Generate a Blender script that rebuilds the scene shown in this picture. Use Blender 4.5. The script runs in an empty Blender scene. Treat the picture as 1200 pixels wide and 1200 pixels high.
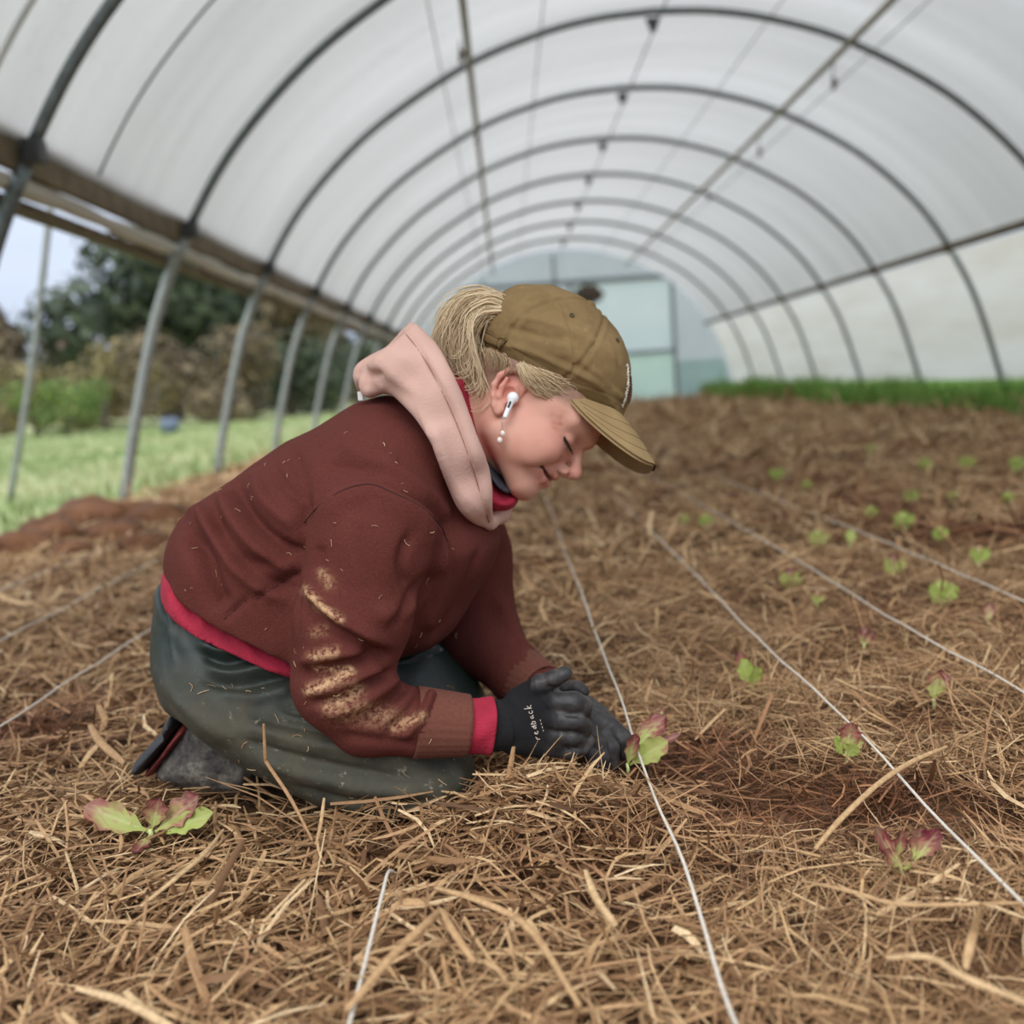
import bpy, bmesh, math, random
import numpy as np
from mathutils import Matrix, Vector

random.seed(7)
RNG = np.random.default_rng(11)
scene = bpy.context.scene
COL = scene.collection

# ------------------------------------------------------------------ camera
FPX = 1200.0            # focal length in pixels of the 1200 px frame
CAM_H = 0.5
ROLL = math.radians(4.0)
VPX, VPY = 592.0, 452.0  # where the tunnel axis (+Y) meets the picture


def _cray(x, y):
    return np.array([(x - 600) / FPX, (600 - y) / FPX, 1.0])


def _n(v):
    v = np.asarray(v, float)
    return v / np.linalg.norm(v)


_cy = _n(_cray(VPX, VPY))
_ch = _cray(VPX + 1000 * math.cos(ROLL), VPY - 1000 * math.sin(ROLL))
_cz = _n(np.cross(_cy, _ch))
if _cz[1] < 0:
    _cz = -_cz
_cx = np.cross(_cy, _cz)
if _cx[0] < 0:
    _cx = -_cx
CM = np.stack([_cx, _cy, _cz])      # world = CM @ (right, up, forward)
CO = np.array([0, 0, CAM_H])


def U(x, y, Y):
    """world point that a photo measurement (x, y) has at distance Y down the tunnel"""
    d = CM @ _cray(x, y)
    return CO + d * (Y / d[1])


def G(x, y, z=0.0):
    """world point of a photo measurement lying at height z"""
    d = CM @ _cray(x, y)
    return CO + d * ((z - CAM_H) / d[2])


def proj(P):
    c = (np.asarray(P, float) - CO) @ CM
    return 600 + FPX * c[..., 0] / c[..., 2], 600 - FPX * c[..., 1] / c[..., 2]


ER, EU, EF = CM[:, 0], CM[:, 1], CM[:, 2]     # camera right, up, forward in world
cam = bpy.data.objects.new('camera', bpy.data.cameras.new('camera'))
COL.objects.link(cam)
cam.matrix_world = Matrix([[ER[i], EU[i], -EF[i], CO[i]] for i in range(3)] + [[0, 0, 0, 1]])
cam.data.sensor_width = 36.0
cam.data.lens = 36.0 * FPX / 1200.0
cam.data.clip_start = 0.02
cam.data.clip_end = 500
cam.data.dof.use_dof = True
cam.data.dof.focus_distance = 1.15
cam.data.dof.aperture_fstop = 3.0
scene.camera = cam

# ------------------------------------------------------------------ world: overcast sky
world = bpy.data.worlds.new('overcast_sky')
scene.world = world
world.use_nodes = True
wn = world.node_tree.nodes
wl = world.node_tree.links
wn.clear()
w_out = wn.new('ShaderNodeOutputWorld')
w_bg = wn.new('ShaderNodeBackground')
w_tc = wn.new('ShaderNodeTexCoord')
w_sep = wn.new('ShaderNodeSeparateXYZ')
w_ramp = wn.new('ShaderNodeValToRGB')
w_ramp.color_ramp.elements[0].position = 0.0
w_ramp.color_ramp.elements[0].color = (0.52, 0.60, 0.74, 1)
w_ramp.color_ramp.elements[1].position = 0.7
w_ramp.color_ramp.elements[1].color = (1.40, 1.45, 1.54, 1)
w_noise = wn.new('ShaderNodeTexNoise')
w_noise.inputs['Scale'].default_value = 2.5
w_noise.inputs['Detail'].default_value = 4
w_map = wn.new('ShaderNodeMapping')
w_map.inputs['Scale'].default_value = (1, 1, 3)
w_cl = wn.new('ShaderNodeValToRGB')
w_cl.color_ramp.elements[0].position = 0.35
w_cl.color_ramp.elements[0].color = (0.82, 0.86, 0.92, 1)
w_cl.color_ramp.elements[1].position = 0.65
w_cl.color_ramp.elements[1].color = (1, 1, 1, 1)
w_mul = wn.new('ShaderNodeMix')
w_mul.data_type = 'RGBA'
w_mul.blend_type = 'MULTIPLY'
w_mul.inputs[0].default_value = 1.0
wl.new(w_tc.outputs['Generated'], w_sep.inputs[0])
wl.new(w_sep.outputs['Z'], w_ramp.inputs[0])
wl.new(w_tc.outputs['Generated'], w_map.inputs[0])
wl.new(w_map.outputs[0], w_noise.inputs['Vector'])
wl.new(w_noise.outputs[0], w_cl.inputs[0])
wl.new(w_ramp.outputs[0], w_mul.inputs[6])
wl.new(w_cl.outputs[0], w_mul.inputs[7])
wl.new(w_mul.outputs[2], w_bg.inputs[0])
w_bg.inputs[1].default_value = 1.0
wl.new(w_bg.outputs[0], w_out.inputs[0])

# a weak sun behind the cloud layer, very soft, from above and the open left side
sun = bpy.data.objects.new('sun', bpy.data.lights.new('sun', 'SUN'))
COL.objects.link(sun)
sun.data.energy = 1.6
sun.data.angle = math.radians(45)
sun.data.color = (1.0, 0.97, 0.92)
sun.rotation_euler = (math.radians(38), math.radians(-18), 0)

vs = scene.view_settings
vs.view_transform = 'Standard'
vs.look = 'None'
vs.exposure = 0.24
vs.gamma = 1.0
vs.use_curve_mapping = False
scene.cycles.use_denoising = True
scene.cycles.max_bounces = 10
scene.cycles.diffuse_bounces = 5
scene.cycles.transmission_bounces = 8
scene.cycles.transparent_max_bounces = 12

# ------------------------------------------------------------------ helpers: objects


def tag(o, label=None, category=None, group=None, kind=None):
    if label:
        o['label'] = label
    if category:
        o['category'] = category
    if group:
        o['group'] = group
    if kind:
        o['kind'] = kind
    return o


def empty(name, loc=(0, 0, 0)):
    o = bpy.data.objects.new(name, None)
    o.empty_display_size = 0.05
    o.location = loc
    COL.objects.link(o)
    return o


def link(name, me, mat=None, parent=None, smooth=True):
    """link a mesh built in world coordinates, optionally as a child"""
    if mat is not None:
        if isinstance(mat, (list, tuple)):
            for m in mat:
                me.materials.append(m)
        else:
            me.materials.append(mat)
    if smooth and len(me.polygons):
        me.polygons.foreach_set('use_smooth', np.ones(len(me.polygons), bool))
    o = bpy.data.objects.new(name, me)
    COL.objects.link(o)
    if parent is not None:
        o.parent = parent
        o.matrix_parent_inverse = world_of(parent).inverted()
    return o


def world_of(o):
    m = o.matrix_basis.copy()
    if o.parent is not None:
        m = world_of(o.parent) @ o.matrix_parent_inverse @ m
    return m


def npmesh(name, V, Fq, uv=None):
    """mesh from numpy verts and an (n,3) or (n,4) face array"""
    V = np.ascontiguousarray(V, np.float32)
    Fq = np.ascontiguousarray(Fq, np.int32)
    me = bpy.data.meshes.new(name)
    k = Fq.shape[1]
    me.vertices.add(len(V))
    me.vertices.foreach_set('co', V.ravel())
    me.loops.add(Fq.size)
    me.loops.foreach_set('vertex_index', Fq.ravel())
    me.polygons.add(len(Fq))
    me.polygons.foreach_set('loop_start', np.arange(0, Fq.size, k, dtype=np.int32))
    me.update(calc_edges=True)
    me.validate()
    return me


def attr(me, name, values):
    a = me.attributes.new(name, 'FLOAT', 'POINT')
    a.data.foreach_set('value', np.ascontiguousarray(values, np.float32))


def attr_col(me, name, values):
    a = me.attributes.new(name, 'FLOAT_COLOR', 'POINT')
    v = np.ones((len(values), 4), np.float32)
    v[:, :3] = values
    a.data.foreach_set('color', v.ravel())


def join_np(parts):
    """[(V, F)] -> one V, F (same face size)"""
    Vs, Fs, n = [], [], 0
    for V, Fq in parts:
        Vs.append(np.asarray(V, float))
        Fs.append(np.asarray(Fq, int) + n)
        n += len(V)
    return np.concatenate(Vs), np.concatenate(Fs)


def catmull(P, n):
    """n points along a Catmull-Rom curve through P"""
    P = np.asarray(P, float)
    Q = np.vstack([2 * P[0] - P[1], P, 2 * P[-1] - P[-2]])
    t = np.linspace(0, len(P) - 1 - 1e-9, n)
    i = t.astype(int)
    u = (t - i)[:, None]
    p0, p1, p2, p3 = Q[i], Q[i + 1], Q[i + 2], Q[i + 3]
    return 0.5 * (2 * p1 + (p2 - p0) * u + (2 * p0 - 5 * p1 + 4 * p2 - p3) * u ** 2 + (3 * p1 - p0 - 3 * p2 + p3) * u ** 3)


def frames(P):
    P = np.asarray(P, float)
    T = np.gradient(P, axis=0)
    T /= np.linalg.norm(T, axis=1)[:, None] + 1e-12
    N = np.zeros_like(T)
    ref = np.array([0, 0, 1.0]) if abs(T[0][2]) < 0.9 else np.array([1.0, 0, 0])
    v = np.cross(T[0], ref)
    for i in range(len(T)):
        v = v - T[i] * v.dot(T[i])
        v /= np.linalg.norm(v) + 1e-12
        N[i] = v
    return T, N, np.cross(T, N)


def tube(P, r, seg=8, cap=True):
    """V, quads of a tube along P with radius r (scalar or per point)"""
    P = np.asarray(P, float)
    n = len(P)
    r = np.broadcast_to(np.asarray(r, float), (n,))
    T, N, B = frames(P)
    a = np.linspace(0, 2 * math.pi, seg, endpoint=False)
    ring = np.cos(a)[None, :, None] * N[:, None] + np.sin(a)[None, :, None] * B[:, None]
    V = (P[:, None] + ring * r[:, None, None]).reshape(-1, 3)
    i = np.arange(n - 1)[:, None] * seg
    j = np.arange(seg)[None]
    j2 = (j + 1) % seg
    Fq = np.stack([i + j, i + j2, i + seg + j2, i + seg + j], -1).reshape(-1, 4)
    if cap:
        V = np.vstack([V, P[0], P[-1]])
        c0, c1 = n * seg, n * seg + 1
        jj = np.arange(seg)
        j2 = (jj + 1) % seg
        # quads with a doubled corner are avoided: cap by pairs
        caps = []
        for k in range(0, seg, 2):
            caps.append([c0, (k + 2) % seg, (k + 1) % seg, k])
            b = (n - 1) * seg
            caps.append([c1, b + k, b + (k + 1) % seg, b + (k + 2) % seg])
        Fq = np.vstack([Fq, caps])
    return V, Fq


def boxm(c, s, rot=None, bevel=0.0):
    """bevelled box bmesh -> mesh data; c centre, s full sizes, rot 3x3"""
    bm = bmesh.new()
    bmesh.ops.create_cube(bm, size=1.0)
    for v in bm.verts:
        v.co = Vector((v.co.x * s[0], v.co.y * s[1], v.co.z * s[2]))
    if bevel > 0:
        bmesh.ops.bevel(bm, geom=bm.edges[:], offset=bevel, segments=2, affect='EDGES', profile=0.6)
    R = Matrix(rot) if rot is not None else Matrix.Identity(3)
    for v in bm.verts:
        v.co = R @ v.co + Vector(c)
    me = bpy.data.meshes.new('box')
    bm.to_mesh(me)
    bm.free()
    return me


# ------------------------------------------------------------------ helpers: noise

def _hash(ix, iy, iz, seed):
    h = (ix.astype(np.int64) * 374761393 + iy.astype(np.int64) * 668265263 + iz.astype(np.int64) * 2147483647 + seed * 974711) & 0xFFFFFFFF
    h = ((h ^ (h >> 13)) * 1274126177) & 0xFFFFFFFF
    h = h ^ (h >> 16)
    return (h & 0xFFFF).astype(np.float32) / 65535.0


def vnoise(P, scale, seed=0):
    """value noise in [-1,1] at points P (n,3)"""
    Q = np.asarray(P, float) * scale
    I = np.floor(Q).astype(np.int64)
    f = Q - I
    f = f * f * (3 - 2 * f)
    out = 0
    for dx in (0, 1):
        wx = f[..., 0] if dx else 1 - f[..., 0]
        for dy in (0, 1):
            wy = f[..., 1] if dy else 1 - f[..., 1]
            for dz in (0, 1):
                wz = f[..., 2] if dz else 1 - f[..., 2]
                out = out + wx * wy * wz * _hash(I[..., 0] + dx, I[..., 1] + dy, I[..., 2] + dz, seed)
    return out * 2 - 1


def fbm(P, scale, octaves=3, seed=0):
    s, a, t = 0, 1.0, 0
    for k in range(octaves):
        s = s + a * vnoise(P, scale * 2 ** k, seed + k * 17)
        t += a
        a *= 0.5
    return s / t


# ------------------------------------------------------------------ helpers: materials

class Mat:
    def __init__(self, name):
        self.m = bpy.data.materials.new(name)
        self.m.use_nodes = True
        self.nt = self.m.node_tree
        self.N = self.nt.nodes
        self.bsdf = self.N['Principled BSDF']
        self.out = self.N['Material Output']
        self._tc = None

    def new(self, t, **kw):
        n = self.N.new(t)
        for k, v in kw.items():
            setattr(n, k, v)
        return n

    def l(self, a, b):
        self.nt.links.new(a, b)

    @property
    def obj(self):
        if self._tc is None:
            self._tc = self.new('ShaderNodeTexCoord')
        return self._tc.outputs['Object']

    def noise(self, scale, detail=3, rough=0.5, vec=None, stretch=None, dist=0.0):
        n = self.new('ShaderNodeTexNoise')
        n.inputs['Scale'].default_value = scale
        n.inputs['Detail'].default_value = detail
        n.inputs['Roughness'].default_value = rough
        n.inputs['Distortion'].default_value = dist
        v = vec or self.obj
        if stretch is not None:
            mp = self.new('ShaderNodeMapping')
            mp.inputs['Scale'].default_value = stretch
            self.l(v, mp.inputs[0])
            v = mp.outputs[0]
        self.l(v, n.inputs['Vector'])
        return n.outputs[0]

    def ramp(self, fac, stops):
        r = self.new('ShaderNodeValToRGB')
        e = r.color_ramp.elements
        while len(e) < len(stops):
            e.new(0.5)
        for el, (p, c) in zip(e, stops):
            el.position = p
            el.color = (*c, 1) if len(c) == 3 else c
        self.l(fac, r.inputs[0])
        return r.outputs[0]

    def mix(self, fac, a, b, mode='MIX'):
        m = self.new('ShaderNodeMix', data_type='RGBA', blend_type=mode)
        for s, v in ((0, fac), (6, a), (7, b)):
            if hasattr(v, 'links') or isinstance(v, bpy.types.NodeSocket):
                self.l(v, m.inputs[s])
            else:
                m.inputs[s].default_value = v if s == 0 else ((*v, 1) if len(v) == 3 else v)
        return m.outputs[2]

    def math(self, op, a, b=0.0):
        m = self.new('ShaderNodeMath', operation=op)
        for s, v in ((0, a), (1, b)):
            if isinstance(v, bpy.types.NodeSocket):
                self.l(v, m.inputs[s])
            else:
                m.inputs[s].default_value = v
        return m.outputs[0]

    def attr(self, name):
        a = self.new('ShaderNodeAttribute')
        a.attribute_name = name
        return a

    def set(self, **kw):
        names = dict(color='Base Color', rough='Roughness', metal='Metallic', spec='Specular IOR Level', sub='Subsurface Weight',
                     trans='Transmission Weight', sheen='Sheen Weight', coat='Coat Weight', alpha='Alpha')
        for k, v in kw.items():
            s = self.bsdf.inputs[names[k]]
            if isinstance(v, bpy.types.NodeSocket):
                self.l(v, s)
            elif k == 'color':
                s.default_value = (*v, 1)
            else:
                s.default_value = v
        return self

    def bump(self, h, strength=0.3, dist=0.01):
        b = self.new('ShaderNodeBump')
        b.inputs['Strength'].default_value = strength
        b.inputs['Distance'].default_value = dist
        self.l(h, b.inputs['Height'])
        self.l(b.outputs[0], self.bsdf.inputs['Normal'])
        return self


def srgb(r, g, b):
    return tuple(((c / 255) / 12.92 if c / 255 <= 0.04045 else ((c / 255 + 0.055) / 1.055) ** 2.4) for c in (r, g, b))


def simple(name, rgb, rough=0.6, var=0.15, scale=20, metal=0.0, bump=0.0, bscale=60):
    M = Mat(name)
    c = srgb(*rgb)
    d = tuple(x * (1 - var) for x in c)
    e = tuple(min(1, x * (1 + var)) for x in c)
    M.set(color=M.ramp(M.noise(scale, 4), [(0.3, d), (0.7, e)]), rough=rough, metal=metal)
    if bump:
        M.bump(M.noise(bscale, 4), bump, 0.01)
    return M.m


# plastic film: white polythene that lets diffused daylight through
def film(name, tint, dirt, trans=0.75, streak=(1, 0.15, 1), thin=0.0):
    M = Mat(name)
    n1 = M.noise(1.3, 5, 0.6, stretch=streak)
    n2 = M.noise(14, 4, 0.65)
    c = M.mix(M.ramp(n1, [(0.35, (0, 0, 0)), (0.75, (1, 1, 1))]), tint, dirt)
    c = M.mix(M.ramp(n2, [(0.55, (0, 0, 0)), (0.8, (0.35, 0.35, 0.35))]), c, tuple(x * 0.8 for x in dirt))
    t = M.new('ShaderNodeBsdfTranslucent')
    d = M.new('ShaderNodeBsdfDiffuse')
    M.l(c, t.inputs['Color'])
    M.l(c, d.inputs['Color'])
    mx = M.new('ShaderNodeMixShader')
    mx.inputs[0].default_value = trans
    M.l(d.outputs[0], mx.inputs[1])
    M.l(t.outputs[0], mx.inputs[2])
    sh = mx.outputs[0]
    if thin > 0:
        tr = M.new('ShaderNodeBsdfTransparent')
        m2 = M.new('ShaderNodeMixShader')
        m2.inputs[0].default_value = thin
        M.l(sh, m2.inputs[1])
        M.l(tr.outputs[0], m2.inputs[2])
        sh = m2.outputs[0]
    M.l(sh, M.out.inputs['Surface'])
    return M.m


M_film = film('white_polythene', (0.535, 0.53, 0.508), (0.405, 0.40, 0.378), 0.72, streak=(0.12, 1.6, 0.12))
M_film_side = film('side_polythene', (0.72, 0.70, 0.655), (0.60, 0.565, 0.49), 0.75, streak=(1, 0.4, 3))
M_film_end = film('end_polythene', (0.60, 0.63, 0.69), (0.52, 0.55, 0.61), 0.8)
M_film_door = film('door_sheet', (0.86, 0.90, 0.92), (0.80, 0.85, 0.88), 0.9)
M_film_low = film('low_end_sheet', (0.80, 0.89, 0.86), (0.72, 0.82, 0.79), 0.88)
M_roll = film('rolled_film', (0.74, 0.72, 0.66), (0.55, 0.52, 0.45), 0.25)
M_steel = simple('galvanised_steel', (112, 120, 120), 0.45, 0.25, 30, metal=0.55)
M_steel_lit = simple('pale_daylit_steel', (150, 154, 150), 0.5, 0.2, 30, metal=0.3)  # paler copy of the steel, outside daylight on the left legs put into its colour
M_wood = simple('weathered_rail_wood', (106, 92, 68), 0.8, 0.3, 9, bump=0.2)
M_wire = simple('dark_wire', (60, 62, 62), 0.5, 0.1)
M_cord = simple('pale_cord', (205, 207, 205), 0.7, 0.1)
M_string = simple('white_string', (226, 218, 204), 0.85, 0.12, 200)

# ------------------------------------------------------------------ tunnel shell
XC = 1.20                 # tunnel centre line
PROFILE = [(0, 3.00), (0.40, 2.975), (0.80, 2.90), (1.30, 2.735), (1.85, 2.44), (2.22, 2.17), (2.57, 1.82), (2.83, 1.44), (3.05, 1.00), (3.24, 0.40), (3.34, 0.0)]
HOOP_Y = [3.786 + 1.84 * k for k in range(-2, 9)]
Y_END = 20.35
Y_NEAR = HOOP_Y[0]
RAIL_Z = 1.44


def half_curve(zmin, n=40, grow=0.0):
    P = [(x, 0, z) for x, z in PROFILE]
    C = catmull(P, 160)
    C = C[C[:, 2] >= zmin - 1e-6]
    idx = np.linspace(0, len(C) - 1, n).round().astype(int)
    C = C[idx]
    if grow:
        T = np.gradient(C, axis=0)
        T /= np.linalg.norm(T, axis=1)[:, None]
        C = C + np.stack([-T[:, 2], 0 * T[:, 0], T[:, 0]], 1) * grow
    return C


def arch(zl, zr, n=40, grow=0.0):
    R = half_curve(zr, n, grow)
    L = half_curve(zl, n, grow)[::-1] * np.array([-1, 1, 1])
    A = np.vstack([L[:-1], R])
    A[:, 0] += XC
    return A


def sheet(A, ys, sag=0.0, nsub=6, wrinkle=0.004, seed=0):
    """film stretched over hoops: profile A swept along ys, sagging a little between the hoops"""
    yy = []
    for a, b in zip(ys[:-1], ys[1:]):
        yy += list(np.linspace(a, b, nsub, endpoint=False))
    yy.append(ys[-1])
    yy = np.array(yy)
    ph = np.abs(((yy - HOOP_Y[0]) / 1.84) % 1.0)
    s = sag * (4 * ph * (1 - ph))
    T = np.gradient(A, axis=0)
    T /= np.linalg.norm(T, axis=1)[:, None]
    Nn = np.stack([-T[:, 2], 0 * T[:, 0], T[:, 0]], 1)   # outwards/up
    V = A[None] - Nn[None] * s[:, None, None] + np.array([0, 1, 0]) * yy[:, None, None]
    sh = V.shape
    V = V.reshape(-1, 3)
    if wrinkle:
        Nf = np.repeat(Nn[None], sh[0], 0).reshape(-1, 3)
        V = V + Nf * (fbm(V * np.array([1, 1.5, 1]), 1.6, 3, seed) * wrinkle * 6)[:, None]
    n, m = sh[0], sh[1]
    i = np.arange(n - 1)[:, None] * m
    j = np.arange(m - 1)[None]
    Fq = np.stack([i + j, i + j + 1, i + m + j + 1, i + m + j], -1).reshape(-1, 4)
    return V, Fq


ys = HOOP_Y + [Y_END]
V, Fq = sheet(arch(RAIL_Z, RAIL_Z, 36, 0.058), ys, 0.02, wrinkle=0.002, seed=3)
cover = link('ceiling', npmesh('ceiling', V, Fq), M_film)
tag(cover, 'white polythene cover stretched over the arched hoops', 'tunnel cover', kind='structure')

# right side curtain from the rail down, its hem lifted above the grass
R = half_curve(0.22, 80, 0.05)
R = R[R[:, 2] <= RAIL_Z + 0.01]
R[:, 0] += XC
V, Fq = sheet(R, ys, 0.01, wrinkle=0.002, seed=9)
side = link('wall_right', npmesh('wall_right', V, Fq), M_film_side)
tag(side, 'stained white polythene side curtain below the right rail', 'side curtain', kind='structure')

# hoops
ORD = ['first', 'second', 'third', 'fourth', 'fifth', 'sixth', 'seventh', 'eighth', 'ninth', 'tenth', 'eleventh', 'twelfth']
HA = arch(-0.05, -0.05, 60, 0.0)
_vis = 0
for k, y in enumerate(HOOP_Y):
    if y < 3:
        continue
    _vis += 1
    root = empty('tunnel_hoop', (XC, y, 0))
    P = HA + np.array([0, y, 0])
    up = P[P[:, 2] >= RAIL_Z - 0.03]
    link('hoop_tube', npmesh('hoop_tube', *tube(up, 0.024, 10)), M_steel, root)
    lft = P[(P[:, 2] < RAIL_Z + 0.02) & (P[:, 0] < XC)]
    rgt = P[(P[:, 2] < RAIL_Z + 0.02) & (P[:, 0] > XC)]
    link('leg', npmesh('leg', *tube(lft, 0.03, 10)), M_steel if _vis == 1 else M_steel_lit, root)  # left legs beyond the nearest hoop carry the daylight in their colour
    link('leg', npmesh('leg', *tube(rgt, 0.024, 10)), M_steel, root)
    # bracket hanging under the crown
    b = boxm((XC, y, 2.93), (0.10, 0.05, 0.05), bevel=0.008)
    for v in b.vertices:
        if v.co.z < 2.93:
            v.co.x = XC + (v.co.x - XC) * 0.35
            v.co.z -= 0.04
    link('crown_bracket', b, M_wire, root, smooth=False)
    for s, zz in ((-1, RAIL_Z), (1, RAIL_Z)):
        link('clamp', boxm((XC + s * 2.815, y, zz), (0.07, 0.07, 0.09), bevel=0.01), M_wire, root, smooth=False)
    tag(root, f'curved steel hoop of the tunnel, {ORD[_vis - 1]} one counted from the camera', 'tunnel hoop', 'steel hoops of the tunnel')

# side rails and the rolled-up left curtain
Y0R, Y1R = HOOP_Y[0], Y_END
rail = empty('side_rail', (XC - 2.82, Y0R, RAIL_Z))
link('plank', boxm((XC - 2.885, (Y0R + Y1R) / 2, RAIL_Z + 0.01), (0.035, Y1R - Y0R, 0.15), bevel=0.004), M_wood, rail, smooth=False)
link('roll_underside', boxm((XC - 2.985, (Y0R + Y1R) / 2, RAIL_Z - 0.150), (0.045, Y1R - Y0R, 0.05), bevel=0.004), M_wood, rail, smooth=False)  # added strip that draws the dark, shaded underside of the roll
tag(rail, 'brown wooden rail running along the open left side of the tunnel', 'rail')
yy = np.linspace(Y0R, Y1R, 200)
PR = np.stack([XC - 2.935 + 0.004 * np.sin(yy * 1.7), yy, RAIL_Z - 0.092 + 0.005 * np.sin(yy * 3.4)], 1)
rr = 0.034 + 0.005 * np.sin(yy * 5.1) + 0.003 * np.sin(yy * 13)
roll = link('rolled_curtain', npmesh('rolled_curtain', *tube(PR, rr, 14)), M_roll)
tag(roll, 'rolled up plastic side curtain hanging under the left wooden rail', 'rolled curtain')
rail2 = link('side_rail', npmesh('side_rail', *tube(np.array([(XC + 2.80, y, RAIL_Z) for y in np.linspace(Y0R, Y1R, 30)]), 0.034, 10)), M_wood)
tag(rail2, 'dark round rail along the right side above the plastic curtain', 'rail')

# purlins, ridge wire and the thin trellis wires
M_purlin = simple('painted_purlin', (150, 146, 128), 0.6, 0.2, 12)
for x, z, lab in ((-0.09, 2.675, 'pale purlin pole under the left half of the roof'), (2.52, 2.665, 'pale purlin pole under the right half of the roof')):
    root = link('purlin', npmesh('purlin', *tube(np.array([(x, y, z) for y in np.linspace(Y0R, Y1R, 40)]), 0.022, 8)), M_purlin)
    tag(root, lab, 'purlin', 'roof purlins')
for x, z, r, lab in ((XC, 2.87, 0.006, 'thin ridge wire hanging from the crown brackets'),
                     (0.41, 2.88, 0.004, 'thin roof wire just left of the ridge'), (2.0, 2.89, 0.004, 'thin roof wire just right of the ridge'),
                     (-0.28, 2.62, 0.004, 'thin roof wire left of the left purlin'), (2.72, 2.63, 0.004, 'thin roof wire right of the right purlin')):
    o = link('roof_wire', npmesh('roof_wire', *tube(np.array([(x, y, z) for y in np.linspace(Y0R, Y1R, 40)]), r, 6)), M_wire)
    tag(o, lab, 'wire', 'wires under the roof')

# small hooks hung from the purlins
def hook(p, L, lab):
    root = empty('string_hook', p)
    P = np.array([p, p + np.array([0.004, 0, -L * 0.5]), p + np.array([-0.003, 0, -L])])
    link('cord', npmesh('cord', *tube(catmull(P, 8), 0.005, 6)), M_wire, root)
    b = catmull(np.array([p + np.array(q) for q in ((0, 0, -L), (0.012, 0, -L - 0.03), (0.004, 0, -L - 0.065), (0, 0, -L - 0.085))]), 10)
    link('bobbin', npmesh('bobbin', *tube(b, [0.008, .014, .02, .022, .022, .02, .016, .02, .014, .006], 8)), simple('bobbin_plastic', (96, 78, 76), 0.5), root)
    tag(root, lab, 'hook', 'hooks hanging from the purlins')


hook(np.array([2.52, 7.72, 2.70]), 0.16, 'small bobbin on a cord hanging below the right purlin, nearest of three')
hook(np.array([2.52, 9.9, 2.70]), 0.16, 'small bobbin on a cord hanging below the right purlin, middle of three')
hook(np.array([2.52, 12.3, 2.70]), 0.14, 'small bobbin on a cord hanging below the right purlin, farthest of three')
hook(np.array([-0.14, 6.85, 2.70]), 0.05, 'small hook hanging beside the left purlin near the top edge')
hook(np.array([-0.10, 9.0, 2.70]), 0.06, 'small dark hook on the left purlin by the third hoop')

# cords pressed against the film between the nearest hoops
for y, r, m, lab in ((3.42, 0.011, M_cord, 'pale tube lying against the cover at the top left corner'), (4.42, 0.006, M_wire, 'thin cord across the cover between the two nearest hoops')):
    A = arch(RAIL_Z + 0.02, RAIL_Z + 0.02, 50, 0.022) + np.array([0, y, 0])
    o = link('cover_cord', npmesh('cover_cord', *tube(A, r, 8)), m)
    tag(o, lab, 'cord', 'cords along the cover')

# end wall with its door
EA = arch(0.0, 0.0, 40, 0.03)


def flat_poly(name, pts2, y, mat, parent=None, thick=0.01):
    bm = bmesh.new()
    vs_ = [bm.verts.new((x, y, z)) for x, z in pts2]
    f = bm.faces.new(vs_)
    r = bmesh.ops.extrude_face_region(bm, geom=[f])
    for v in r['geom']:
        if isinstance(v, bmesh.types.BMVert):
            v.co.y += thick
    bmesh.ops.recalc_face_normals(bm, faces=bm.faces[:])
    me = bpy.data.meshes.new(name)
    bm.to_mesh(me)
    bm.free()
    return link(name, me, mat, parent, smooth=False)


def E2(x, y):
    p = U(x, y, Y_END - 0.03)
    return p[0], p[2]


dx0, dz1 = E2(668, 334)
dx1, _ = E2(787, 330)
hc_ = half_curve(0.0, 60, 0.05)
zarch = lambda x: float(np.interp(abs(x - XC), hc_[:, 0], hc_[:, 2]))
cols = sorted(set(list(np.linspace(XC - 3.36, XC + 3.36, 49)) + [dx0, dx1]))
bm = bmesh.new()
for xa_, xb_ in zip(cols[:-1], cols[1:]):
    z0_ = dz1 if (xa_ >= dx0 - 1e-6 and xb_ <= dx1 + 1e-6) else 0.0
    bm.faces.new([bm.verts.new(q) for q in ((xa_, Y_END, z0_), (xb_, Y_END, z0_), (xb_, Y_END, max(z0_ + 0.01, zarch(xb_))), (xa_, Y_END, max(z0_ + 0.01, zarch(xa_))))])
bmesh.ops.remove_doubles(bm, verts=bm.verts[:], dist=1e-4)
me = bpy.data.meshes.new('wall_back')
bm.to_mesh(me)
bm.free()
back = link('wall_back', me, M_film_end, smooth=False)
tag(back, 'bluish plastic end wall closing the far end of the tunnel', 'end wall', kind='structure')
YE = Y_END - 0.03
M_endwood = simple('end_frame_wood', (148, 156, 164), 0.7, 0.1)


def bar(x0, z0, x1, z1, w, par, mat=M_endwood, name='frame_bar'):
    c = ((x0 + x1) / 2, YE, (z0 + z1) / 2)
    return link(name, boxm(c, (max(w, abs(x1 - x0)), 0.05, max(w, abs(z1 - z0))), bevel=0.004), mat, par, smooth=False)


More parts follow.
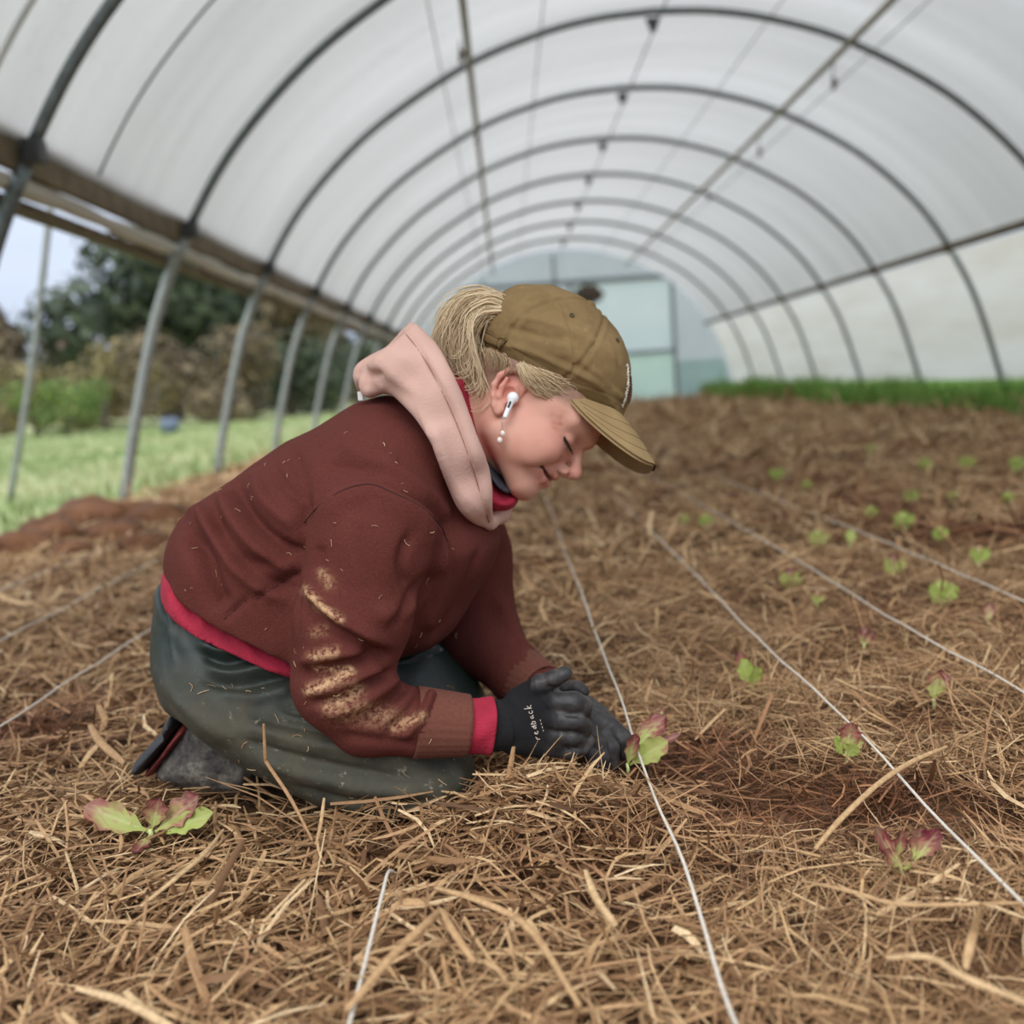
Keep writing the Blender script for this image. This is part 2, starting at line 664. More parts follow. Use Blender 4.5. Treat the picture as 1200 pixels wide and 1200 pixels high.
door = empty('door_1', ((dx0 + dx1) / 2, YE, 0))
tag(door, 'pale translucent door in the middle of the end wall', 'door', kind='structure')
_, dzm = E2(725, 415)
flat_poly('upper_panel', [(dx0, dzm), (dx1, dzm), (dx1, dz1), (dx0, dz1)], YE - 0.02, M_film_door, door)
flat_poly('lower_panel', [(dx0, 0.02), (dx1, 0.02), (dx1, dzm), (dx0, dzm)], YE - 0.02, M_film_low, door)
bar(dx0, dzm, dx1, dzm, 0.06, door)
bar(dx0, 0, dx0, dz1, 0.07, door)
bar(dx1, 0, dx1, dz1, 0.07, door)
bar(XC - 2.0, dz1 + 0.05, XC + 2.1, dz1 + 0.05, 0.10, back)
bar(XC - 0.1, dz1, XC - 0.1, 2.95, 0.06, back)
bar(XC - 1.5, dz1, XC - 1.5, 2.55, 0.06, back)
# green-tinted lower sheet right of the door
rx = [x for x in np.linspace(dx1 + 0.05, XC + 3.2, 8)]
flat_poly('lower_sheet', [(dx1 + 0.05, 0.0), (XC + 3.25, 0.0), (XC + 3.17, 0.6), (XC + 3.1, 0.75), (dx1 + 0.05, 0.75)], YE - 0.01, M_film_low, back)
hatp = U(690, 345, YE - 0.12)
bm = bmesh.new()
bmesh.ops.create_icosphere(bm, subdivisions=3, radius=0.26)
for v in bm.verts:
    v.co = Vector((v.co.x * 1.1, v.co.y * 0.35, v.co.z * 0.75)) + Vector(hatp)
    v.co += Vector((0, 0, 0.03)) * math.sin(v.co.x * 31) + Vector((0.02, 0, 0)) * math.sin(v.co.z * 27)
me = bpy.data.meshes.new('bundle')
bm.to_mesh(me)
bm.free()
o = link('hanging_bundle', me, simple('dark_brown_sacking', (92, 80, 70), 0.9, 0.3, 10))
tag(o, 'dark brown bundle hung on the lintel of the end wall', 'bundle')

# ------------------------------------------------------------------ ground
KNEE = G(520, 940, 0.0)
MOUND = G(640, 925, 0.05)


def gauss(x, y, c, s, sy=None):
    return np.exp(-((x - c[0]) / s) ** 2 - ((y - c[1]) / (sy or s)) ** 2)


def ground_h(x, y):
    P = np.stack([x, y, 0 * x], -1)
    h = 0.022 * fbm(P, 2.3, 3, 5) + 0.014 * fbm(P, 8.0, 2, 21)
    # low walking hollows between the planted rows on the right
    h = h - 0.020 * np.clip(fbm(P, 3.1, 2, 77), 0, 1) * (x > 0.1)
    h = h + 0.050 * gauss(x, y, MOUND, 0.095, 0.075)
    h = h + 0.018 * gauss(x, y, G(470, 960, 0.03), 0.07, 0.05)
    h = h - 0.03 * gauss(x, y, (-0.22, 1.33), 0.22, 0.16)
    h = h - 0.035 * gauss(x, y, G(905, 945, 0.0), 0.10, 0.06)
    h = h - 0.03 * gauss(x, y, G(1150, 960, 0.0), 0.10, 0.05)
    return h


M_soil = Mat('dark_moist_soil')
_n1 = M_soil.noise(9, 6, 0.6)
_n2 = M_soil.noise(60, 5, 0.7)
M_soil.set(color=M_soil.mix(M_soil.ramp(_n2, [(0.35, (0, 0, 0)), (0.7, (1, 1, 1))]),
                            M_soil.ramp(_n1, [(0.3, srgb(58, 38, 26)), (0.7, srgb(96, 66, 42))]),
                            M_soil.ramp(_n1, [(0.3, srgb(112, 76, 48)), (0.7, srgb(146, 108, 70))])), rough=0.9)
M_soil.bump(_n2, 0.6, 0.02)
M_soil = M_soil.m

gx = np.concatenate([np.linspace(-2.2, -1.0, 40), np.linspace(-0.99, 1.6, 200), np.linspace(1.62, 4.62, 80)])
gy = np.concatenate([np.linspace(-5, 0.2, 20), np.linspace(0.22, 3.0, 220), np.geomspace(3.02, Y_END, 160)])
XX, YY = np.meshgrid(gx, gy)
ZZ = ground_h(XX.ravel(), YY.ravel()).reshape(XX.shape) - 0.012
V = np.stack([XX, YY, ZZ], -1).reshape(-1, 3)
m = len(gx)
i = np.arange(len(gy) - 1)[:, None] * m
j = np.arange(m - 1)[None]
Fq = np.stack([i + j, i + j + 1, i + m + j + 1, i + m + j], -1).reshape(-1, 4)
flo = link('floor', npmesh('floor', V, Fq), M_soil)
tag(flo, 'dark moist soil floor of the tunnel under the straw', 'soil floor', kind='structure')

# ------------------------------------------------------------------ straw mulch
M_straw = Mat('dry_straw')
_t = M_straw.attr('tint').outputs['Fac']
_w = M_straw.attr('wet').outputs['Fac']
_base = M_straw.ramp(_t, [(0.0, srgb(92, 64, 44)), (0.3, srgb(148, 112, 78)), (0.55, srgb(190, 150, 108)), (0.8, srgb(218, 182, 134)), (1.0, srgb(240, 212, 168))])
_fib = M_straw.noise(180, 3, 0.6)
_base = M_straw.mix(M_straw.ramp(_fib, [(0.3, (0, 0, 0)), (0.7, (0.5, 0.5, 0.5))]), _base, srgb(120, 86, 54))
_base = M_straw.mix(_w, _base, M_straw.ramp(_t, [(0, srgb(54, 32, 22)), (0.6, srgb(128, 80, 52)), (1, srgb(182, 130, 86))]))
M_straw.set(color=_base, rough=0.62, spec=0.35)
M_straw = M_straw.m


def blades(c, az, L, W, pitch, bend, rollang, kink, tint, wet):
    """flat folded straw blades: 4 stations x 3 points each"""
    n = len(c)
    S = np.array([0, 0.34, 0.68, 1.0])
    d = np.stack([np.cos(az) * np.cos(pitch), np.sin(az) * np.cos(pitch), np.sin(pitch)], 1)
    side = np.stack([-np.sin(az), np.cos(az), 0 * az], 1)
    up = np.cross(d, side)
    ctr = c[:, None] + d[:, None] * ((S - 0.5)[None, :, None] * L[:, None, None])
    b = (S - 0.5) ** 2 - 0.12
    ctr = ctr + side[:, None] * (b[None, :] * (bend * L)[:, None])[..., None]
    ctr = ctr - up[:, None] * (b[None, :] * (kink * L)[:, None])[..., None]
    wdir = side * np.cos(rollang)[:, None] + up * np.sin(rollang)[:, None]
    nd = -side * np.sin(rollang)[:, None] + up * np.cos(rollang)[:, None]
    taper = np.array([0.8, 1.0, 0.9, 0.35])
    hw = (W * 0.5)[:, None] * taper[None]
    V = np.stack([ctr - wdir[:, None] * hw[..., None], ctr + nd[:, None] * (hw * 0.55)[..., None], ctr + wdir[:, None] * hw[..., None]], 2)
    V = V.reshape(-1, 3)
    base = np.arange(n)[:, None, None, None] * 12
    s = np.arange(3)[None, :, None, None] * 3
    k = np.arange(2)[None, None, :, None]
    q = np.array([0, 1, 4, 3])[None, None, None]
    Fq = (base + s + k + q).reshape(-1, 4)
    return V, Fq, np.repeat(tint, 12), np.repeat(wet, 12)


HOLLOWS = [G(905, 950, 0.0), G(1160, 965, 0.0), G(770, 905, 0.0), G(1010, 960, 0.0), G(880, 745, 0.0), G(1080, 850, 0.0), G(1190, 1130, 0.0), G(855, 870, 0.0), G(980, 580, 0.0), G(890, 610, 0.0)]

# where she kneels: no straw inside the body
BODY_POLY = np.array([U(x, 700, Y)[:2] for x, Y in ((205, 1.27), (260, 1.22), (400, 1.185), (530, 1.19), (548, 1.30), (548, 1.48), (400, 1.50), (215, 1.46), (195, 1.35))])
HAND_C = [U(650, 850, 1.20), U(715, 872, 1.30)]


def in_poly(x, y, poly):
    ins = np.zeros(len(x), bool)
    j = len(poly) - 1
    for i in range(len(poly)):
        xi, yi = poly[i]
        xj, yj = poly[j]
        c = ((yi > y) != (yj > y)) & (x < (xj - xi) * (y - yi) / (yj - yi + 1e-12) + xi)
        ins ^= c
        j = i
    return ins


def straw_band(y0, y1, dens, lmin, lmax, wmin, wmax, hi=0.035, up_frac=0.09, sc=1.0, tint_shift=0.0, xr=None):
    xl0, xl1 = -2.1, 4.3
    ymid = (y0 + y1) / 2
    xa, xb = max(xl0, -(0.55 * y1 + 0.65)), min(xl1, 0.55 * y1 + 0.8)
    if xr:
        xa, xb = xr
    n = int(dens * (y1 - y0) * (xb - xa))
    x = RNG.uniform(xa, xb, n)
    y = RNG.uniform(y0, y1, n)
    P = np.stack([x, y, 0 * x], 1)
    hol = sum(gauss(x, y, c_, 0.075, 0.05) for c_ in HOLLOWS)
    ok = ~in_poly(x, y, BODY_POLY) & (RNG.random(n) > 0.72 * hol)
    x, y, P = x[ok], y[ok], P[ok]
    n = len(x)
    L = np.exp(RNG.uniform(np.log(lmin), np.log(lmax), n))
    W = RNG.uniform(wmin, wmax, n) * np.where(RNG.random(n) < 0.08, 2.0, 1.0)
    L = np.where(RNG.random(n) < 0.02, L * 1.7, L)
    W = W * (1 - 0.35 * np.clip((x - 0.05) / 0.2, 0, 1) * (y < 2.6))
    az = fbm(P, 3.0, 2, 31) * 5.0 + RNG.normal(0, 1.0, n)
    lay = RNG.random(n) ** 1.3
    pitch = RNG.normal(0, 0.27, n)
    upm = RNG.random(n) < up_frac
    pitch = np.where(upm, RNG.uniform(0.4, 1.1, n) * RNG.choice([-1, 1], n), pitch)
    clump = 0.5 + 0.5 * fbm(P, 9, 2, 45)
    z = ground_h(x, y) + (0.002 + hi * lay * (0.35 + 0.9 * clump))
    z = np.where(upm, z + 0.2 * L * np.abs(np.sin(pitch)), z)
    hol = sum(gauss(x, y, c_, 0.10, 0.06) for c_ in HOLLOWS)
    right = np.clip((x - 0.02) / 0.25, 0, 1)
    wet = np.clip(fbm(P, 2.6, 3, 61) * (1.5 + 0.9 * right) - 0.10 + 0.9 * hol + 0.16 * np.clip(x - 0.05, 0, 1) + 0.04 * np.clip(y - 1.4, 0, 1) - 0.22 * np.clip(y - 3, 0, 1.5) - 0.7 * (lay - 0.5), 0, 1) * 0.95  # damp tone also eased with distance, lightening straw the sun misses
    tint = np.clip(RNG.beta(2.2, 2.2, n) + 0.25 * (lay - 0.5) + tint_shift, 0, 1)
    nearb = np.exp(-(((x + 0.22) / 0.34) ** 2 + ((y - 1.3) / 0.30) ** 2))
    pitch = pitch * (1 - 0.7 * nearb)
    z = z - 0.012 * nearb
    c = np.stack([x, y, z], 1)
    return blades(c, az, L, W * sc, pitch, RNG.normal(0, 0.32, n), RNG.uniform(-0.9, 0.9, n), RNG.normal(0.05, 0.25, n), tint, wet)


bands = [
    straw_band(0.40, 0.80, 12500, 0.030, 0.13, 0.0013, 0.0046, 0.036),
    straw_band(0.80, 1.50, 11500, 0.030, 0.12, 0.0013, 0.0046, 0.038),
    straw_band(1.50, 2.60, 6500, 0.030, 0.12, 0.0018, 0.0052, 0.040),
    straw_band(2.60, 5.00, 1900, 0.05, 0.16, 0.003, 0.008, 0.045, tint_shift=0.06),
    straw_band(0.55, 2.00, 16000, 0.02, 0.075, 0.0010, 0.0022, 0.036, 0.12, xr=(0.12, 1.55)),
    straw_band(5.00, 10.0, 380, 0.10, 0.30, 0.006, 0.016, 0.06, tint_shift=0.16),  # paler tint stands in for sunlight that stops short of here
    straw_band(10.0, 20.0, 120, 0.15, 0.4, 0.012, 0.03, 0.06, tint_shift=0.22),  # far end lightened in colour likewise, for the missing sun
    # the heap pushed together in front of the hands, looser and more upright
    straw_band(MOUND[1] - 0.10, MOUND[1] + 0.07, 26000, 0.025, 0.075, 0.0012, 0.0030, 0.030, 0.20, tint_shift=0.12, xr=(MOUND[0] - 0.14, MOUND[0] + 0.10)),
]
off = 0
Vs, Fs, Ts, Ws = [], [], [], []
for V, Fq, t, w in bands:
    Vs.append(V)
    Fs.append(Fq + off)
    Ts.append(t)
    Ws.append(w)
    off += len(V)
me = npmesh('straw_mulch', np.concatenate(Vs), np.concatenate(Fs))
attr(me, 'tint', np.concatenate(Ts))
attr(me, 'wet', np.concatenate(Ws))
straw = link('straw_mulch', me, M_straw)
tag(straw, 'loose tan straw mulch spread over the whole planting bed', 'straw', kind='stuff')

# ------------------------------------------------------------------ planting strings
def string(pts, r, lab):
    P = catmull(np.array(pts), 80)
    P[:, 2] += 0.0015 * np.sin(P[:, 1] * 23)
    V, Fq = tube(P, r, 6)
    o = link('planting_string', npmesh('planting_string', V, Fq), M_string)
    tag(o, lab, 'string', 'planting strings')


def sx(p, q, z=0.045):
    return (G(*p, z)[0] + G(*q, z)[0]) / 2


zs = 0.046
for a, b, y0, y1, lab in (
        ((860, 1200), (700, 740), 0.2, 6.5, 'white planting string passing right beside the gloved hands'),
        ((1200, 1050), (830, 690), 0.2, 14, 'white planting string crossing the lettuce in the lower right corner'),
        ((1200, 810), (870, 620), 0.2, 14, 'white planting string second from the right edge of the bed'),
        ((1200, 700), (1010, 625), 0.2, 14, 'faint planting string farthest right across the bed'),
        ((0, 850), (180, 735), 0.3, 12, 'white planting string running to the kneeling person from the left'),
        ((0, 738), (190, 660), 0.3, 12, 'blurred planting string second nearest on the left of the bed'),
        ((0, 690), (190, 615), 0.3, 12, 'blurred planting string closest to the open left side')):
    x = sx(a, b, zs)
    yy = np.geomspace(y0, y1, 26)
    string([(x + 0.002 * math.sin(k * 1.9), y, zs + 0.004 * math.sin(k * 1.3) - 0.012 * max(0, y - 2.2) / 2.0) for k, y in enumerate(yy)], 0.0016, lab)
x = sx((405, 1200), (457, 1020))
string([(x, 0.25, 0.045), (x, 0.5, 0.045), (x, 0.72, 0.046), (x + 0.002, 0.88, 0.047), (x, 0.95, 0.038), (x, 1.0, 0.01), (x, 1.04, -0.02)], 0.0017, 'short white string that dives into the straw at the bottom centre')

# ------------------------------------------------------------------ outdoors on the left
M_field = Mat('rough_meadow')
_n1 = M_field.noise(0.35, 4, 0.6, stretch=(0.4, 1, 1))
_n2 = M_field.noise(5, 5, 0.7)
M_field.set(color=M_field.mix(M_field.ramp(_n2, [(0.3, (0, 0, 0)), (0.75, (0.6, 0.6, 0.6))]),
                              M_field.ramp(_n1, [(0.38, srgb(132, 152, 94)), (0.52, srgb(164, 172, 120)), (0.62, srgb(186, 184, 146))]), srgb(120, 128, 72)), rough=0.95)
M_field = M_field.m
fx = np.concatenate([-np.geomspace(2.15, 90, 40)[::-1]])
fy = np.concatenate([np.linspace(-20, 3, 10), np.geomspace(3.3, 120, 60)])
XX, YY = np.meshgrid(fx, fy)
ZZ = -0.03 + 0.05 * fbm(np.stack([XX.ravel(), YY.ravel(), 0 * XX.ravel()], 1), 0.4, 2, 3).reshape(XX.shape) * np.clip((-XX - 2.3) / 2, 0, 1)
V = np.stack([XX, YY, ZZ], -1).reshape(-1, 3)
m = len(fx)
i = np.arange(len(fy) - 1)[:, None] * m
j = np.arange(m - 1)[None]
Fq = np.stack([i + j, i + j + 1, i + m + j + 1, i + m + j], -1).reshape(-1, 4)
o = link('ground_meadow', npmesh('ground_meadow', V, Fq), M_field)
tag(o, 'rough green meadow outside the open left side', 'meadow', kind='structure')
o = link('ground_yard', npmesh('ground_yard', np.array([(4.6, -20, -0.03), (60, -20, -0.03), (60, 120, -0.03), (4.6, 120, -0.03), (-2.2, Y_END + 0.02, -0.035), (4.65, Y_END + 0.02, -0.035), (4.65, 120, -0.035), (-2.2, 120, -0.035)]),
                                   np.array([[0, 1, 2, 3], [4, 5, 6, 7]])), M_field, smooth=False)
tag(o, 'green ground outside the right side and behind the end wall', 'meadow', kind='structure')

M_grass = Mat('grass_blades')
M_grass.set(color=M_grass.ramp(M_grass.attr('tint').outputs['Fac'], [(0, srgb(98, 128, 68)), (0.5, srgb(146, 164, 106)), (1, srgb(192, 190, 150))]), rough=0.7)
M_grass = M_grass.m


M_lush = Mat('lush_grass_blades')
M_lush.set(color=M_lush.ramp(M_lush.attr('tint').outputs['Fac'], [(0, srgb(84, 128, 52)), (0.5, srgb(122, 166, 74)), (1, srgb(160, 190, 104))]), rough=0.7)
M_lush = M_lush.m


def grass(name, n, xr, yr, h0, h1, w, lab, tint_fn, geom=False, mat=None):
    x = RNG.uniform(*xr, n)
    y = np.exp(RNG.uniform(np.log(yr[0]), np.log(yr[1]), n)) if geom else RNG.uniform(*yr, n)
    h = RNG.uniform(h0, h1, n) * (0.6 + 0.4 * (1 + fbm(np.stack([x, y, 0 * x], 1), 1.5, 2, 8)))
    az = RNG.uniform(0, 2 * math.pi, n)
    lean = RNG.uniform(0.1, 0.6, n)
    d = np.stack([np.cos(az), np.sin(az), 0 * az], 1)
    s = np.stack([-np.sin(az), np.cos(az), 0 * az], 1)
    b = np.stack([x, y, 0 * x - 0.03], 1)
    upv = np.array([0, 0, 1.0])
    ww = (w * RNG.uniform(0.6, 1.3, n) * (1 + (y / 12 if geom else 0)))[:, None]
    p0, p1 = b - s * ww, b + s * ww
    mid = b + upv * (h * 0.6)[:, None] + d * (h * lean * 0.35)[:, None]
    tip = b + upv * h[:, None] + d * (h * lean)[:, None]
    V = np.stack([p0, p1, mid + s * ww * 0.7, mid - s * ww * 0.7, tip + s * ww * 0.1, tip - s * ww * 0.1], 1).reshape(-1, 3)
    k = np.arange(n)[:, None, None] * 6
    Fq = (k + np.array([[0, 1, 2, 3], [3, 2, 4, 5]])[None]).reshape(-1, 4)
    me = npmesh(name, V, Fq)
    attr(me, 'tint', np.repeat(np.clip(tint_fn(x, y) + RNG.normal(0, 0.15, n), 0, 1), 6))
    o = link(name, me, mat or M_grass)
    tag(o, lab, 'grass', kind='stuff')


grass('meadow_grass', 42000, (-14, -2.25), (1.2, 30), 0.03, 0.10, 0.006, 'short green meadow grass outside the left opening',
      lambda x, y: 0.45 + 0.5 * fbm(np.stack([x * 0.5, y, 0 * x], 1), 0.7, 2, 4) + 0.3 * ((x > -4.2) & (x < -2.8)), True)
grass('verge_grass', 8000, (3.75, 4.32), (6, 20.0), 0.14, 0.36, 0.012, 'lush green grass strip along the foot of the right curtain', lambda x, y: 0.6 + 0 * x, mat=M_lush)
grass('yard_grass', 6000, (4.66, 6.0), (5, 20.2), 0.10, 0.30, 0.014, 'grass outside seen under the lifted hem of the right curtain', lambda x, y: 0.5 + 0 * x, mat=M_lush)

# clods of dug soil along the left edge
M_clod = simple('clod_soil', (112, 76, 52), 0.95, 0.6, 7, bump=0.8, bscale=30)
CLODS = ((60, 628, 0.10), (100, 612, 0.13), (150, 606, 0.10), (185, 612, 0.11), (215, 606, 0.08), (30, 640, 0.08), (135, 628, 0.09), (172, 640, 0.07), (85, 645, 0.06), (240, 618, 0.07))
for k, (px, py, r) in enumerate(CLODS):
    p = G(px, py + 8, 0.0)
    bm = bmesh.new()
    bmesh.ops.create_icosphere(bm, subdivisions=3, radius=1.0)
    A = np.array([v.co[:] for v in bm.verts])
    A = A * (1 + 0.45 * fbm(A + k * 7.3, 1.7, 3, k))[:, None] * np.array([1.3, 1.0, 0.72]) * r
    for v, a in zip(bm.verts, A):
        v.co = a
    me = bpy.data.meshes.new('soil_clod')
    bm.to_mesh(me)
    bm.free()
    o = link('soil_clod', me, M_clod)
    o.location = (p[0], p[1], 0.35 * r)
    tag(o, f'brown clod of dug soil beside the meadow, {ORD[sorted(CLODS).index(CLODS[k])]} of ten from the left', 'soil clod', 'soil clods along the left edge')

# trees and hedge beyond the meadow
M_bark = simple('grey_bark', (92, 82, 74), 0.9, 0.25, 6)


def leafmat(name, a, b):
    M = Mat(name)
    M.set(color=M.ramp(M.attr('tint').outputs['Fac'], [(0, srgb(*a)), (1, srgb(*b))]), rough=0.7)
    return M.m


LM = {'dark': leafmat('dark_foliage', (34, 46, 32), (76, 88, 58)), 'brown': leafmat('brown_foliage', (74, 62, 46), (128, 112, 82)),
      'olive': leafmat('olive_foliage', (84, 80, 46), (146, 132, 84)), 'green': leafmat('green_foliage', (66, 92, 40), (128, 152, 74)),
      'red': leafmat('reddish_twigs', (104, 84, 76), (150, 130, 118))}


def tree(px, Y, w_px, top, base, mat, name, lab, group, seed, n=1500, trunk=True, flat=1.0):
    c = U(px, base, Y)
    c[2] = 0
    s = Y / FPX
    Hh = (base - top) * s + 0.5
    w = w_px * s
    rg = np.random.default_rng(seed)
    root = empty(name, c)
    # lobed crown: leaf cards on several overlapping lobes
    nl = 9 if w > 0.5 * Hh else 14
    lob = np.stack([rg.normal(0, 0.30 * w, nl), rg.normal(0, 0.30 * w, nl), Hh * rg.uniform(0.34 if trunk else 0.2, 0.82, nl)], 1)
    rad = rg.uniform(0.24, 0.38, nl) * min(w, Hh) * 1.15
    q = rg.integers(0, nl, n)
    d = rg.normal(0, 1, (n, 3))
    d /= np.linalg.norm(d, axis=1)[:, None]
    P = lob[q] + d * (rad[q] * rg.uniform(0.55, 1.05, n))[:, None] * np.array([1, 1, flat])
    P[:, 2] = np.clip(P[:, 2], 0.1, Hh)
    sz = rg.uniform(0.03, 0.06, n)[:, None] * max(w, Hh)
    t = rg.normal(0, 1, (n, 3))
    t -= d * (t * d).sum(1)[:, None] * 0.8
    t /= np.linalg.norm(t, axis=1)[:, None]
    b = np.cross(d, t)
    b /= np.linalg.norm(b, axis=1)[:, None] + 1e-9
    V = np.stack([P - t * sz, P + b * sz * 0.55, P + t * sz, P - b * sz * 0.55], 1).reshape(-1, 3) + c
    Fq = np.arange(n * 4).reshape(-1, 4)
    me = npmesh('crown', V, Fq)
    attr(me, 'tint', np.repeat(rg.random(n), 4))
    link('crown', me, LM[mat], root, smooth=False)
    T = catmull(np.array([c, c + np.array([0.02 * w, 0, Hh * 0.3]), c + np.array([-0.02 * w, 0, Hh * 0.6])]), 8)
    link('trunk', npmesh('trunk', *tube(T, np.linspace(0.05, 0.015, 8) * Hh, 8)), M_bark, root)
    tag(root, lab, 'tree' if trunk else 'bush', group)


tree(205, 44, 200, 268, 474, 'dark', 'evergreen_tree', 'large dark evergreen tree seen through the second opening', 'trees beyond the meadow', 1, 3600, flat=0.9)
tree(300, 56, 150, 310, 472, 'brown', 'bare_tree', 'brown leafless tree right of the large evergreen', 'trees beyond the meadow', 2, 2200)
tree(375, 66, 150, 330, 470, 'brown', 'bare_tree', 'brown leafless tree behind the distant posts, nearest the hood', 'trees beyond the meadow', 3, 2200)
tree(5, 38, 50, 325, 478, 'brown', 'dark_tree', 'narrow dull tree cut by the left picture edge', 'trees beyond the meadow', 4, 1300)
tree(85, 46, 46, 350, 476, 'red', 'bare_tree', 'small reddish bare tree against the sky at the left', 'trees beyond the meadow', 5, 900)
for k, (px, w, top, mt, lab) in enumerate(((40, 110, 395, 'olive', 'olive brown hedge bush at the left picture edge'), (120, 120, 390, 'olive', 'olive brown hedge bush left of the large evergreen'),
                                          (190, 110, 400, 'brown', 'brown hedge bush under the large evergreen'), (265, 120, 385, 'brown', 'brown hedge bush between the second and third posts'),
                                          (340, 120, 390, 'dark', 'dark hedge bush between the third and fourth posts'), (420, 120, 385, 'dark', 'dark hedge bush just behind the pink hood'),
                                          (75, 60, 432, 'green', 'low green shrub in front of the hedge at the left'))):
    tree(px, (30, 34.5, 39)[k % 3] if k < 6 else 26, w, top, 474, mt, 'hedge_bush', lab, 'hedge bushes beyond the meadow', 20 + k, 1500, trunk=False)
# far hill line that closes the view behind the hedge
hx = np.linspace(-190, -2, 60)
hz = 4.6 + 0.6 * np.sin(hx * 0.21) + 0.4 * np.sin(hx * 0.77 + 1)
V = np.vstack([np.stack([hx, 75 + 0 * hx, 0 * hx - 0.5], 1), np.stack([hx, 77 + 0 * hx, hz], 1), np.stack([hx, 95 + 0 * hx, hz * 0.6], 1)])
i = np.arange(59)
Fq = np.vstack([np.stack([i + r * 60, i + 1 + r * 60, i + 61 + r * 60, i + 60 + r * 60], 1) for r in (0, 1)])
o = link('ground_hill', npmesh('ground_hill', V, Fq), simple('hill_scrub', (116, 104, 80), 0.95, 0.35, 0.5))
tag(o, 'low scrubby rise far behind the hedge', 'hill', kind='structure')
# pale blue drum in the meadow and a leaning stake by the opening
p = U(195, 462, 22)
bm = bmesh.new()
bmesh.ops.create_cone(bm, cap_ends=True, segments=24, radius1=0.19, radius2=0.19, depth=0.34)
bmesh.ops.bevel(bm, geom=[e for e in bm.edges if abs(e.verts[0].co.z - e.verts[1].co.z) < 1e-4], offset=0.03, segments=2, affect='EDGES')
me = bpy.data.meshes.new('drum')
bm.to_mesh(me)
bm.free()
o = link('water_drum', me, simple('pale_blue_plastic', (98, 112, 132), 0.5, 0.1))
o.location = (p[0], p[1], 0.15)
tag(o, 'pale blue drum standing in the meadow behind the second post', 'drum')
A, B = U(60, 235, 6.5), U(18, 540, 6.5)
B = A + (B - A) * ((A[2] + 0.05) / (A[2] - B[2]))
o = link('leaning_stake', npmesh('leaning_stake', *tube(catmull(np.array([A, (A + B) / 2 + np.array([0.02, 0, 0]), B]), 12), 0.022, 8)), M_steel_lit)
tag(o, 'thin pale leaning stake outside the left opening', 'stake')

